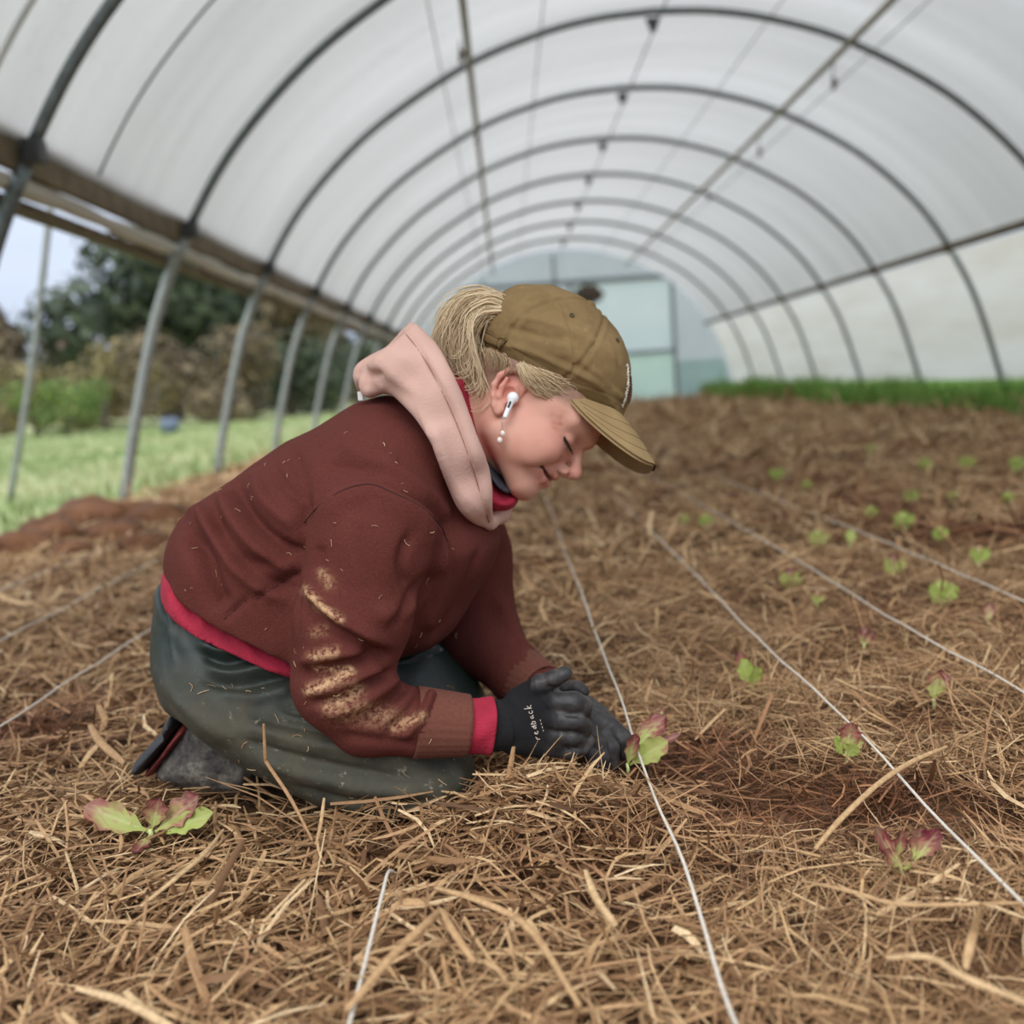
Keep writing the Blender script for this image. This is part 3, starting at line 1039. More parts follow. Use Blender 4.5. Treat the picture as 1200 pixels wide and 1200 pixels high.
# ------------------------------------------------------------------ signed-distance modelling tools
class Field:
    """a smooth solid built from blended shapes and turned into one continuous surface"""

    def __init__(self, lo, hi, h):
        self.lo = np.asarray(lo, float)
        self.h = h
        self.n = np.ceil((np.asarray(hi, float) - self.lo) / h).astype(int) + 1
        self.ax = [(self.lo[i] + h * np.arange(self.n[i])).astype(np.float32) for i in range(3)]
        self.F = np.full(self.n, 0.2, np.float32)

    def _sl(self, lo, hi, pad):
        s = []
        for i in range(3):
            a = int(np.floor((lo[i] - pad - self.lo[i]) / self.h))
            b = int(np.ceil((hi[i] + pad - self.lo[i]) / self.h)) + 1
            a, b = max(0, a), min(self.n[i], b)
            if b <= a:
                return None, None
            s.append(slice(a, b))
        g = (self.ax[0][s[0]][:, None, None], self.ax[1][s[1]][None, :, None], self.ax[2][s[2]][None, None, :])
        return tuple(s), g

    def _put(self, s, d, k, sub=False):
        a = self.F[s]
        if sub:
            d = -d
            if k <= 0:
                self.F[s] = np.maximum(a, d)
                return
            h = np.clip(0.5 - 0.5 * (d - a) / k, 0, 1)
            self.F[s] = d + (a - d) * h + k * h * (1 - h)
            return
        if k <= 0:
            self.F[s] = np.minimum(a, d)
            return
        h = np.clip(0.5 + 0.5 * (a - d) / k, 0, 1)
        self.F[s] = a + (d - a) * h - k * h * (1 - h)

    def cone(self, a, b, ra, rb, k=0.01, sub=False):
        a, b = np.asarray(a, float), np.asarray(b, float)
        r = max(ra, rb)
        s, g = self._sl(np.minimum(a, b) - r, np.maximum(a, b) + r, k * 1.2 + 0.012)
        if s is None:
            return self
        ba = b - a
        L2 = max(ba.dot(ba), 1e-12)
        t = np.clip(((g[0] - a[0]) * ba[0] + (g[1] - a[1]) * ba[1] + (g[2] - a[2]) * ba[2]) / L2, 0, 1).astype(np.float32)
        d = np.sqrt((g[0] - a[0] - t * ba[0]) ** 2 + (g[1] - a[1] - t * ba[1]) ** 2 + (g[2] - a[2] - t * ba[2]) ** 2) - (ra + (rb - ra) * t)
        self._put(s, d.astype(np.float32), k, sub)
        return self

    def chain(self, P, R, k=0.01, sub=False):
        R = np.broadcast_to(np.asarray(R, float), (len(P),))
        for i in range(len(P) - 1):
            self.cone(P[i], P[i + 1], R[i], R[i + 1], k, sub)
        return self

    def ell(self, c, r, k=0.01, sub=False, R=None):
        c, r = np.asarray(c, float), np.asarray(r, float)
        m = r.max()
        e = np.array([m, m, m]) if R is not None else r
        s, g = self._sl(c - e, c + e, k * 1.2 + 0.012)
        if s is None:
            return self
        x, y, z = g[0] - c[0], g[1] - c[1], g[2] - c[2]
        if R is not None:
            R = np.asarray(R, float)     # columns are the ellipsoid's axes
            x, y, z = (x * R[0, j] + y * R[1, j] + z * R[2, j] for j in range(3))
        q = np.sqrt((x / r[0]) ** 2 + (y / r[1]) ** 2 + (z / r[2]) ** 2) + 1e-9
        q2 = np.sqrt((x / r[0] ** 2) ** 2 + (y / r[1] ** 2) ** 2 + (z / r[2] ** 2) ** 2) + 1e-9
        d = q * (q - 1) / q2
        self._put(s, d.astype(np.float32), k, sub)
        return self

    def inflate(self, poly, w0, W, R, k=0.01, sub=False):
        """a flat outline (u, v) in the x-z plane swollen sideways: half width W, edge rounding R, centred at y = w0"""
        poly = np.asarray(poly, float)
        Wm = float(np.max(W)) if not callable(W) else 0.25
        w0v = w0 if not callable(w0) else None
        lo = np.array([poly[:, 0].min(), (w0v - Wm) if w0v is not None else self.lo[1], poly[:, 1].min()])
        hi = np.array([poly[:, 0].max(), (w0v + Wm) if w0v is not None else self.ax[1][-1], poly[:, 1].max()])
        s, g = self._sl(lo, hi, k * 1.2 + 0.015)
        if s is None:
            return self
        u, v = g[0][:, 0, 0], g[2][0, 0, :]
        uu, vv = np.meshgrid(u, v, indexing='ij')
        d2 = poly_sdf(uu, vv, poly)
        Wv = W(uu, vv) if callable(W) else W
        cv = w0(uu, vv) if callable(w0) else w0
        a = np.maximum(0, 1 + d2 / R)
        a = a[:, None, :]
        Wv = Wv[:, None, :] if isinstance(Wv, np.ndarray) else Wv
        cv = cv[:, None, :] if isinstance(cv, np.ndarray) else cv
        b = (g[1] - cv) / Wv
        q = np.sqrt(a * a + b * b) + 1e-9
        q2 = np.sqrt((a / R) ** 2 + (b / Wv) ** 2) + 1e-9
        d = np.where(a > 0, q * (q - 1) / q2, (np.abs(b) - 1) * Wv)
        self._put(s, d.astype(np.float32), k, sub)
        return self

    def cut(self, p, nrm):
        """remove what lies on the side of the plane that nrm points to"""
        p, nrm = np.asarray(p, float), _n(nrm)
        d = (self.ax[0][:, None, None] - p[0]) * nrm[0] + (self.ax[1][None, :, None] - p[1]) * nrm[1] + (self.ax[2][None, None, :] - p[2]) * nrm[2]
        self.F = np.maximum(self.F, d.astype(np.float32))
        return self

    def mesh(self, smooth=2):
        F = self.F
        F[0], F[-1], F[:, 0], F[:, -1], F[:, :, 0], F[:, :, -1] = (np.maximum(x, 1e-3) for x in (F[0], F[-1], F[:, 0], F[:, -1], F[:, :, 0], F[:, :, -1]))
        ins = F < 0
        c = np.zeros(np.array(F.shape) - 1, np.int8)
        for dx in (0, 1):
            for dy in (0, 1):
                for dz in (0, 1):
                    c += ins[dx:dx + c.shape[0], dy:dy + c.shape[1], dz:dz + c.shape[2]]
        act = (c > 0) & (c < 8)
        I = np.argwhere(act)
        idx = np.full(c.shape, -1, np.int32)
        idx[act] = np.arange(len(I))
        S = np.zeros((len(I), 3))
        Cn = np.zeros(len(I))
        cor = [(dx, dy, dz) for dx in (0, 1) for dy in (0, 1) for dz in (0, 1)]
        val = {o: F[I[:, 0] + o[0], I[:, 1] + o[1], I[:, 2] + o[2]] for o in cor}
        for o in cor:
            for axis in range(3):
                if o[axis] == 0:
                    p = list(o)
                    p[axis] = 1
                    p = tuple(p)
                    a, b = val[o], val[p]
                    x = (a < 0) != (b < 0)
                    t = np.where(x, a / np.where(x, a - b, 1), 0)
                    pos = np.tile(np.array(o, float), (len(I), 1))
                    pos[:, axis] = t
                    S += pos * x[:, None]
                    Cn += x
        V = self.lo + self.h * (I + S / Cn[:, None])
        Fs = []
        for axis in range(3):
            o1, o2 = [(1, 2), (2, 0), (0, 1)][axis]
            sl0 = [slice(None)] * 3
            sl1 = [slice(None)] * 3
            sl0[axis] = slice(0, -1)
            sl1[axis] = slice(1, None)
            a, b = ins[tuple(sl0)], ins[tuple(sl1)]
            E = np.argwhere(a != b)
            flip = a[tuple(E.T)]
            ok = (E[:, o1] > 0) & (E[:, o2] > 0) & (E[:, o1] < c.shape[o1]) & (E[:, o2] < c.shape[o2])
            E, flip = E[ok], flip[ok]

            def cell(d1, d2):
                e = E.copy()
                e[:, o1] += d1
                e[:, o2] += d2
                return idx[e[:, 0], e[:, 1], e[:, 2]]
            q = np.stack([cell(-1, -1), cell(0, -1), cell(0, 0), cell(-1, 0)], 1)
            q[~flip] = q[~flip][:, ::-1]
            Fs.append(q)
        Q = np.concatenate(Fs)
        for _ in range(smooth):
            V = relax(V, Q, 0.5)
        return V, Q


def poly_sdf(x, y, P):
    d = np.full(x.shape, 1e9)
    s = np.ones(x.shape)
    n = len(P)
    for i in range(n):
        j = (i - 1) % n
        ex, ey = P[j] - P[i]
        wx, wy = x - P[i, 0], y - P[i, 1]
        t = np.clip((wx * ex + wy * ey) / (ex * ex + ey * ey + 1e-15), 0, 1)
        d = np.minimum(d, (wx - ex * t) ** 2 + (wy - ey * t) ** 2)
        c1, c2, c3 = y >= P[i, 1], y < P[j, 1], ex * wy > ey * wx
        fl = (c1 & c2 & c3) | (~c1 & ~c2 & ~c3)
        s = np.where(fl, -s, s)
    return s * np.sqrt(d)


def smooth_poly(P, n=90):
    """closed Catmull-Rom through P"""
    P = np.asarray(P, float)
    Q = np.vstack([P[-1:], P, P[:2]])
    t = np.linspace(0, len(P), n, endpoint=False)
    i = t.astype(int)
    u = (t - i)[:, None]
    p0, p1, p2, p3 = Q[i], Q[i + 1], Q[i + 2], Q[np.minimum(i + 3, len(Q) - 1)]
    return 0.5 * (2 * p1 + (p2 - p0) * u + (2 * p0 - 5 * p1 + 4 * p2 - p3) * u ** 2 + (3 * p1 - p0 - 3 * p2 + p3) * u ** 3)


def relax(V, Q, f):
    n = len(V)
    S = np.zeros_like(V)
    C = np.zeros(n)
    for a, b in ((0, 1), (1, 2), (2, 3), (3, 0)):
        for p, q in ((a, b), (b, a)):
            for k in range(3):
                S[:, k] += np.bincount(Q[:, p], V[Q[:, q], k], n)
            C += np.bincount(Q[:, p], minlength=n)
    return V + f * (S / np.maximum(C, 1)[:, None] - V)


def normals(V, Q):
    a, b, c, d = (V[Q[:, k]] for k in range(4))
    fn = np.cross(c - a, d - b)
    N = np.zeros_like(V)
    for k in range(4):
        for j in range(3):
            N[:, j] += np.bincount(Q[:, k], fn[:, j], len(V))
    return N / (np.linalg.norm(N, axis=1)[:, None] + 1e-12)


def line_dist(px, py, L):
    """distance in photo pixels from points to a polyline, and the parameter along it"""
    L = np.asarray(L, float)
    best = np.full(len(px), 1e9)
    par = np.zeros(len(px))
    for i in range(len(L) - 1):
        ex, ey = L[i + 1] - L[i]
        t = np.clip(((px - L[i, 0]) * ex + (py - L[i, 1]) * ey) / (ex * ex + ey * ey + 1e-9), 0, 1)
        d = np.hypot(px - L[i, 0] - t * ex, py - L[i, 1] - t * ey)
        b = d < best
        best = np.where(b, d, best)
        par = np.where(b, (i + t) / (len(L) - 1), par)
    return best, par


def folds(V, Q, specs, gain=1.0):
    """raise (+) or sink (-) folds that follow lines measured on the visible side of the cloth"""
    N = normals(V, Q)
    px, py = proj(V)
    d0 = CO - V
    d0 /= np.linalg.norm(d0, axis=1)[:, None]
    f = np.clip((N * d0).sum(1) * 2.0, 0, 1)
    disp = np.zeros(len(V))
    for sp in specs:
        L, w, amp = sp[:3]
        L = catmull(np.array(L, float), 24)
        d, t = line_dist(px, py, L)
        env = np.clip(np.minimum(t, 1 - t) * 6 + 0.25, 0, 1)
        if len(sp) > 3:          # a layered edge: cloth on one side of the line stands proud
            i0 = np.clip((t * 23).astype(int), 0, 22)
            e = L[i0 + 1] - L[i0]
            sd = np.sign(e[:, 0] * (py - L[i0, 1]) - e[:, 1] * (px - L[i0, 0])) * d
            disp += gain * amp * env * 0.5 * (1 + np.tanh(sd / sp[3])) * np.exp(-(np.maximum(sd, 0) / w) ** 2)
        else:
            disp += gain * amp * env * np.exp(-(d / w) ** 2)
    return V + N * (disp * f)[:, None]


def solid(name, V, Q, mat, parent, **attrs):
    me = npmesh(name, V, Q)
    for k, v in attrs.items():
        (attr_col if np.ndim(v) == 2 else attr)(me, k, v)
    return link(name, me, mat, parent)


def pxz(pts, Y):
    """photo outline -> (x, z) outline at distance Y"""
    return np.array([U(x, y, Y)[[0, 2]] for x, y in pts])


# ------------------------------------------------------------------ the person
YB = 1.32
person = empty('person', U(380, 950, 1.28) * np.array([1, 1, 0]))
tag(person, 'person in olive cap and maroon fleece jumper kneeling in straw, planting a lettuce seedling', 'person')

# ---- fleece jumper
M_fleece = Mat('maroon_fleece')
_nz = M_fleece.noise(420, 3, 0.6)
_m = M_fleece.noise(9, 4, 0.6)
_mud = M_fleece.attr('mud').outputs['Fac']
_c = M_fleece.mix(_m, srgb(84, 41, 36), srgb(102, 53, 47))
_c = M_fleece.mix(M_fleece.ramp(_nz, [(0.35, (0, 0, 0)), (0.7, (0.35, 0.35, 0.35))]), _c, srgb(120, 70, 62))
_ms = M_fleece.math('MULTIPLY', _mud, M_fleece.ramp(M_fleece.noise(160, 4, 0.7), [(0.40, (0, 0, 0)), (0.58, (1, 1, 1))]))
_c = M_fleece.mix(_ms, _c, srgb(204, 164, 124))
M_fleece.set(color=_c, rough=0.95, spec=0.1)
M_fleece.bump(_nz, 0.35, 0.004)
M_fleece = M_fleece.m

torso = smooth_poly(pxz([(197, 668), (199, 638), (213, 606), (240, 582), (285, 553), (335, 520), (380, 495), (420, 474), (460, 466), (500, 490), (545, 560), (583, 620),
                         (580, 655), (560, 690), (538, 725), (512, 752), (470, 768), (430, 790), (350, 815), (270, 800), (215, 750), (192, 700)], YB))


def w_torso(u, v):
    x0, x1 = U(200, 650, YB)[0], U(500, 560, YB)[0]
    t = np.clip((u - x0) / (x1 - x0), 0, 1)
    return 0.150 + 0.035 * np.sin(np.pi * np.clip(t * 0.9 + 0.05, 0, 1))


J = Field((-0.52, 1.0, 0.03), (0.12, 1.66, 0.56), 0.0036)
J.inflate(torso, YB + 0.01, w_torso, 0.115, 0.0)
HA_, HB_ = U(198, 662, 1.30), U(345, 777, 1.16)
HC_ = np.array([HB_[0], 2 * 1.33 - HB_[1], HB_[2]])
hem_n = _n(np.cross(HB_ - HA_, HC_ - HA_))
if hem_n[2] > 0:
    hem_n = -hem_n
J.cut(HA_, hem_n)
# near (right) sleeve
S0, S1 = U(452, 590, 1.185), U(432, 640, 1.155)
E0, E1 = U(402, 800, 1.135), U(432, 838, 1.135)
W0, W1 = U(512, 848, 1.15), U(545, 849, 1.155)
J.cone(U(462, 560, 1.24), S1, 0.062, 0.066, 0.03)
J.cone(S1, U(415, 720, 1.135), 0.0660, 0.062, 0.022)
J.cone(U(415, 720, 1.135), E0, 0.062, 0.054, 0.02)
J.cone(E0, E1, 0.054, 0.045, 0.02)
J.cone(E1, U(490, 846, 1.145), 0.045, 0.0385, 0.012)
# far (left) sleeve
J.cone(U(535, 600, 1.44), U(548, 650, 1.475), 0.060, 0.062, 0.05)
J.cone(U(548, 650, 1.475), U(562, 745, 1.475), 0.060, 0.058, 0.02)
J.cone(U(562, 745, 1.475), U(606, 790, 1.40), 0.056, 0.040, 0.02)
J.cone(U(606, 790, 1.40), U(632, 808, 1.365), 0.040, 0.034, 0.01)
V, Q = J.mesh(2)
# folds
NO = fbm(V * np.array([1.0, 1.0, 0.6]), 16, 3, 3) * 0.0042
V = V + normals(V, Q) * NO[:, None]
V = folds(V, Q, [
    ([(218, 606), (236, 600), (255, 628), (285, 668), (330, 700)], 10, 0.013),
    ([(222, 622), (238, 650), (250, 690), (262, 712)], 11, -0.013),
    ([(248, 600), (268, 640), (300, 676), (340, 690)], 8, -0.011),
    ([(256, 572), (276, 612), (305, 645), (346, 668)], 9, 0.010),
    ([(274, 560), (292, 600), (322, 632), (350, 648)], 7, -0.010),
    ([(294, 548), (312, 588), (350, 620)], 9, 0.007),
    ([(318, 535), (330, 565), (352, 585)], 7, -0.005),
    ([(338, 524), (352, 560), (356, 600)], 10, -0.006),
    ([(300, 702), (325, 686), (350, 668)], 3, -0.005),
    ([(262, 726), (276, 714), (292, 700)], 3, -0.004),
    # armhole seam and the roll of cloth under it
    ([(357, 612), (375, 591), (405, 573), (435, 567), (461, 578), (495, 594), (517, 617), (525, 634)], 4.5, -0.006),
    ([(372, 606), (405, 586), (435, 581), (470, 596), (500, 622), (515, 655)], 12, 0.008),
    ([(440, 545), (475, 560), (505, 585), (525, 610)], 9, 0.006),
    ([(360, 580), (353, 620), (347, 680), (345, 740)], 4, -0.007),
    # sleeve
    ([(360, 690), (380, 712), (405, 730), (452, 756)], 7, 0.009),
    ([(358, 706), (380, 732), (410, 748), (450, 768)], 8, -0.008),
    ([(510, 640), (495, 690), (470, 715), (440, 722)], 11, 0.006),
    ([(505, 668), (480, 700), (458, 735)], 6, -0.007),
    ([(352, 775), (385, 768), (430, 762)], 8, 0.006),
    ([(352, 792), (390, 782), (440, 770), (456, 766)], 7, -0.007),
    ([(360, 812), (392, 806), (425, 790), (450, 778)], 7, 0.006),
    ([(362, 824), (395, 820), (430, 802), (460, 786)], 5, -0.006),
    ([(380, 838), (420, 824), (450, 805), (468, 790)], 8, 0.006),
    ([(420, 846), (455, 826), (478, 800)], 6, -0.006),
    ([(455, 860), (480, 835), (496, 802)], 7, -0.006),
    ([(470, 866), (492, 840), (508, 806)], 6, 0.006),
    ([(400, 862), (440, 868), (490, 872)], 6, -0.003),
    # front of the body
    ([(520, 640), (515, 690), (495, 740)], 10, 0.006),
    ([(565, 640), (540, 700), (505, 752)], 5, -0.004),
    ([(600, 745), (620, 760), (636, 782)], 6, -0.005),
    ([(585, 700), (600, 735), (625, 765)], 8, 0.005),
    ([(357, 612), (375, 591), (405, 573), (435, 567), (461, 578), (495, 594), (517, 617), (525, 634)], 26, 0.004, 2.0),
    ([(345, 640), (330, 655), (300, 660), (270, 650)], 9, -0.004), ([(400, 520), (430, 535), (470, 540)], 12, 0.004), ([(380, 545), (420, 550), (455, 556)], 6, -0.003),
    ([(480, 625), (470, 660), (478, 690)], 6, -0.005), ([(420, 600), (412, 640), (420, 690)], 14, 0.003), ([(376, 640), (372, 670)], 8, -0.003),
], 1.5)
V = relax(V, Q, 0.4)
px, py = proj(V)
mud = np.zeros(len(V))
for L, w, a in (([(358, 692), (375, 710), (398, 726)], 5, 1), ([(366, 770), (392, 764)], 6, .9), ([(370, 784), (412, 783)], 3, 1), ([(362, 809), (385, 800), (410, 788)], 6, 1.1),
                ([(385, 828), (405, 818), (418, 808)], 8, .9), ([(405, 838), (430, 830), (455, 838)], 9, .6), ([(462, 852), (480, 845), (495, 840)], 6, .8), ([(378, 672), (386, 684)], 6, .6),
                ([(366, 742), (380, 738)], 6, .4), ([(392, 836), (470, 846)], 12, .35)):
    d, t = line_dist(px, py, L)
    mud = np.maximum(mud, a * np.exp(-(d / w) ** 2))
mud *= V[:, 1] < 1.22
jumper = solid('jumper', V, Q, M_fleece, person, mud=mud)
JV, JQ = V, Q

# ribbed cuffs, one at each wrist
M_rib = Mat('maroon_rib_knit')
_w = M_rib.new('ShaderNodeTexNoise')
M_rib.set(color=M_rib.mix(M_rib.noise(300, 3), srgb(92, 50, 40), srgb(124, 74, 58)), rough=0.95)
M_rib = M_rib.m


def sleeve_ring(name, a, b, ra, rb, mat, ribs=0, wob=0.0, parent=person, n=14, seg=72, wall=0.003, flare=0.0, squash=1.0):
    """open tube with wall thickness along a-b (a cuff)"""
    a, b = np.asarray(a, float), np.asarray(b, float)
    t = np.linspace(0, 1, n)
    P = a + (b - a) * t[:, None]
    T = _n(b - a)
    X = _n(np.cross(T, [0, 1, 0.2]))
    Yv = np.cross(T, X)
    an = np.linspace(0, 2 * math.pi, seg, endpoint=False)
    r = ra + (rb - ra) * t[:, None] + flare * t[:, None] ** 2
    r = r * (1 + (0.018 * np.cos(an * ribs)[None] if ribs else 0)) + wob * np.sin(an * 3 + 1.3)[None] * np.sin(t * 7)[:, None] + wob * np.sin(an * 5 + t[:, None] * 4)
    rings = []
    for rr in (r, (r - wall)[::-1]):
        tt = P if rr is r else P[::-1]
        rings.append(tt[:, None] + X * (np.cos(an)[None, :, None] * rr[..., None]) * squash + Yv * (np.sin(an)[None, :, None] * rr[..., None]))
    Vv = np.concatenate(rings).reshape(-1, 3)
    m = 2 * n
    i = np.arange(m)[:, None] * seg
    j = np.arange(seg)[None]
    j2 = (j + 1) % seg
    i2 = ((np.arange(m) + 1) % m)[:, None] * seg
    Fq = np.stack([i + j, i + j2, i2 + j2, i2 + j], -1).reshape(-1, 4)
    me = npmesh(name, Vv, Fq)
    return link(name, me, mat, parent)


M_red = simple('crimson_cotton', (166, 32, 58), 0.85, 0.16, 60, bump=0.25, bscale=300)
sleeve_ring('cuff', U(486, 846, 1.145), U(548, 850, 1.157), 0.0415, 0.0358, M_rib, ribs=26)
sleeve_ring('cuff', U(604, 789, 1.405), U(634, 809, 1.362), 0.0435, 0.037, M_rib, ribs=26)
sleeve_ring('shirt_cuff', U(543, 849, 1.156), U(574, 851, 1.163), 0.0318, 0.031, M_red, wob=0.0011, flare=0.003)

# crimson shirt showing below the jumper
Sh = Field((-0.52, 1.08, 0.08), (0.05, 1.58, 0.40), 0.004)
Sh.inflate(smooth_poly(pxz([(202, 655), (197, 680), (200, 712), (222, 755), (270, 795), (350, 812), (420, 790), (420, 720), (300, 660), (230, 640)], 1.315)), 1.33, 0.170, 0.10, 0)
Sh.cut(HA_ + hem_n * 0.026, hem_n)
V, Q = Sh.mesh(2)
V = folds(V, Q, [([(228, 705), (240, 735)], 5, 0.004), ([(215, 690), (228, 722)], 4, -0.003), ([(270, 740), (300, 768)], 5, 0.003)])
solid('shirt_hem', V, Q, M_red, person)

# ---- waterproof trousers
M_wax = Mat('dark_green_waterproof')
_m = M_wax.noise(7, 5, 0.65)
_mud = M_wax.attr('mud').outputs['Fac']
_c = M_wax.mix(_m, srgb(26, 35, 32), srgb(40, 52, 47))
_f = M_wax.math('MULTIPLY', _mud, M_wax.ramp(M_wax.noise(22, 6, 0.7), [(0.32, (0.15, 0.15, 0.15)), (0.68, (1, 1, 1))]))
_c = M_wax.mix(_f, _c, srgb(96, 88, 70))
_sp = M_wax.math('MULTIPLY', _mud, M_wax.ramp(M_wax.noise(70, 5, 0.75), [(0.60, (0, 0, 0)), (0.72, (0.9, 0.9, 0.9))]))
_c = M_wax.mix(_sp, _c, srgb(168, 160, 138))
M_wax.set(color=_c, rough=M_wax.ramp(_f, [(0, (0.5, 0.5, 0.5)), (0.6, (0.85, 0.85, 0.85))]), spec=0.45)
M_wax.bump(M_wax.noise(60, 4), 0.12, 0.006)
M_wax = M_wax.m

T = Field((-0.53, 1.03, -0.06), (0.02, 1.62, 0.33), 0.0038)
T.inflate(smooth_poly(pxz([(200, 672), (189, 705), (184, 750), (190, 790), (215, 830), (300, 860), (400, 850), (450, 790), (440, 730), (300, 665)], 1.32)), 1.33, 0.160, 0.11, 0)
T.cut(HA_ + hem_n * 0.020, -hem_n)
near_leg = smooth_poly(pxz([(222, 776), (200, 775), (196, 802), (208, 832), (243, 868), (298, 902), (350, 930), (400, 949), (450, 961), (500, 962), (538, 948), (557, 918), (548, 888), (515, 858), (440, 812), (340, 798), (270, 784)], 1.20))
T.inflate(near_leg, 1.215, 0.092, 0.066, 0.03)
far_leg = smooth_poly(pxz([(300, 740), (420, 735), (500, 748), (535, 775), (566, 812), (570, 850), (540, 885), (450, 900), (300, 870)], 1.43))
T.inflate(far_leg, 1.43, 0.085, 0.07, 0.02)
V, Q = T.mesh(3)
V = V + normals(V, Q) * (fbm(V * np.array([1.2, 1, 2.0]), 14, 3, 9) * 0.0035)[:, None]
V = folds(V, Q, [
    ([(232, 752), (258, 764), (285, 760), (322, 752)], 6, 0.007), ([(238, 766), (262, 776), (300, 770), (340, 760)], 5, -0.007),
    ([(242, 782), (270, 790), (310, 782), (345, 776)], 6, 0.006), ([(240, 796), (275, 804), (320, 796), (348, 790)], 5, -0.006),
    ([(255, 815), (300, 818), (345, 806)], 8, 0.005), ([(215, 720), (240, 745), (300, 762)], 6, 0.004),
    ([(300, 838), (360, 852), (430, 862), (500, 872)], 7, -0.006), ([(290, 852), (350, 868), (420, 880), (490, 890)], 7, 0.005),
    ([(280, 866), (340, 886), (410, 902), (480, 912)], 6, -0.006), ([(300, 890), (370, 912), (440, 926), (500, 930)], 8, 0.004),
    ([(340, 922), (400, 938), (450, 944), (520, 938)], 5, -0.005), ([(510, 880), (535, 900), (545, 925)], 6, 0.004),
    ([(330, 830), (380, 838), (440, 842)], 5, -0.005), ([(196, 700), (193, 740), (200, 780)], 3, -0.003), ([(203, 705), (200, 745), (206, 785)], 3, 0.003)], 1.4)
V = relax(V, Q, 0.3)
px, py = proj(V)
mud = np.clip((py - 762 - (px - 200) * 0.10) / 85, 0, 1) * np.clip(0.35 + (V[:, 1] < 1.3), 0, 1)
mud = np.maximum(mud * 0.8, np.exp(-((px - 300) / 60) ** 2 - ((py - 860) / 25) ** 2))
trs = solid('trousers', V, Q, M_wax, person, mud=mud)
# waistband seams at the back
for dxp in (0, 5):
    P = np.array([U(194 + dxp + k * k * 0.02 - k * 0.9, 695 + k * 8, 1.262 - 0.004 * dxp) for k in range(10)])

# ---- boots
M_rubber = simple('black_rubber', (30, 31, 33), 0.55, 0.3, 40, bump=0.3, bscale=120)
M_midsole = simple('dull_red_rubber', (122, 52, 48), 0.6, 0.2, 40)
M_bootmud = Mat('muddy_boot_upper')
M_bootmud.set(color=M_bootmud.ramp(M_bootmud.noise(38, 6, 0.7), [(0.35, srgb(44, 44, 44)), (0.5, srgb(88, 84, 78)), (0.68, srgb(142, 136, 124))]), rough=0.85)
M_bootmud.bump(M_bootmud.noise(80, 5), 0.4, 0.01)
M_bootmud = M_bootmud.m
for YF, dz, lab in ((1.275, 0, None), (1.43, 0.0, None)):
    bt = Field((-0.52, YF - 0.08, -0.06), (-0.20, YF + 0.08, 0.16), 0.003)
    bt.inflate(smooth_poly(pxz([(228, 838), (205, 868), (186, 897), (200, 912), (250, 925), (300, 925), (310, 880), (270, 850)], 1.275)), YF, 0.05, 0.04, 0)
    V, Q = bt.mesh(2)
    V = V + normals(V, Q) * (fbm(V, 40, 2, 4) * 0.002)[:, None]
    boot = solid('boot', V, Q, M_bootmud, person)
    sf = Field((-0.52, YF - 0.08, -0.06), (-0.20, YF + 0.08, 0.16), 0.0025)
    sf.inflate(pxz([(216, 845), (196, 873), (177, 896), (184, 904), (200, 884), (230, 848), (224, 840)], 1.275), YF, 0.052, 0.012, 0.003)
    solid('midsole', *sf.mesh(2), M_midsole, boot)
    sf = Field((-0.52, YF - 0.08, -0.06), (-0.20, YF + 0.08, 0.16), 0.0025)
    sf.inflate(pxz([(208, 828), (198, 842), (200, 852), (186, 862), (164, 886), (164, 896), (176, 899), (196, 876), (220, 842), (218, 832)], 1.275), YF, 0.054, 0.012, 0.003)
    for q in range(5):
        a = U(203 - q * 9, 838 + q * 12, 1.275)
        sf.cone(a + np.array([-.012, YF - 1.275 - .06, 0]), a + np.array([-.012, YF - 1.275 + .06, 0]), 0.005, 0.005, 0.003, sub=True)
    solid('sole', *sf.mesh(1), M_rubber, boot)

# ---- hood of the pink hoodie
M_pink = Mat('dusty_pink_sweat')
M_pink.set(color=M_pink.mix(M_pink.noise(12, 4), srgb(200, 160, 146), srgb(218, 180, 166)), rough=0.92, spec=0.15)
M_pink.bump(M_pink.noise(350, 3), 0.25, 0.003)
M_pink = M_pink.m


def rbf_depth(ctrl):
    pts = np.array([U(x, y, Y)[[0, 2]] for x, y, Y in ctrl])
    vals = np.array([c[2] for c in ctrl])

    def f(u, v):
        w = sum(1 / (((u - p[0]) ** 2 + (v - p[1]) ** 2) + 2e-4) ** 1.5 for p in pts)
        s = sum(val / (((u - p[0]) ** 2 + (v - p[1]) ** 2) + 2e-4) ** 1.5 for p, val in zip(pts, vals))
        return s / w
    return f


Hd = Field((-0.24, 1.12, 0.28), (0.06, 1.54, 0.60), 0.003)
flap = [(480, 377), (484, 377), (496, 388), (509, 402), (527, 430), (546, 468), (561, 512), (573, 548), (577, 590), (576, 625), (556, 618), (537, 596), (522, 564), (508, 524), (490, 494), (468, 474), (447, 462), (424, 466), (415, 447), (417, 430), (430, 419), (448, 407), (464, 392)]
depth_near = rbf_depth([(415, 440, 1.30), (430, 455, 1.27), (481, 381, 1.285), (470, 430, 1.235), (520, 470, 1.205), (555, 520, 1.20), (510, 520, 1.195), (545, 590, 1.215), (575, 560, 1.22), (577, 622, 1.27)])
depth_far = lambda u, v: 2 * 1.325 - depth_near(u, v)
Hd.inflate(smooth_poly(pxz(flap, 1.225)), depth_near, 0.014, 0.009, 0.0)
Hd.inflate(smooth_poly(pxz([(x + (4 if x > 540 else 0), y) for x, y in flap], 1.36)), depth_far, 0.014, 0.009, 0.008)
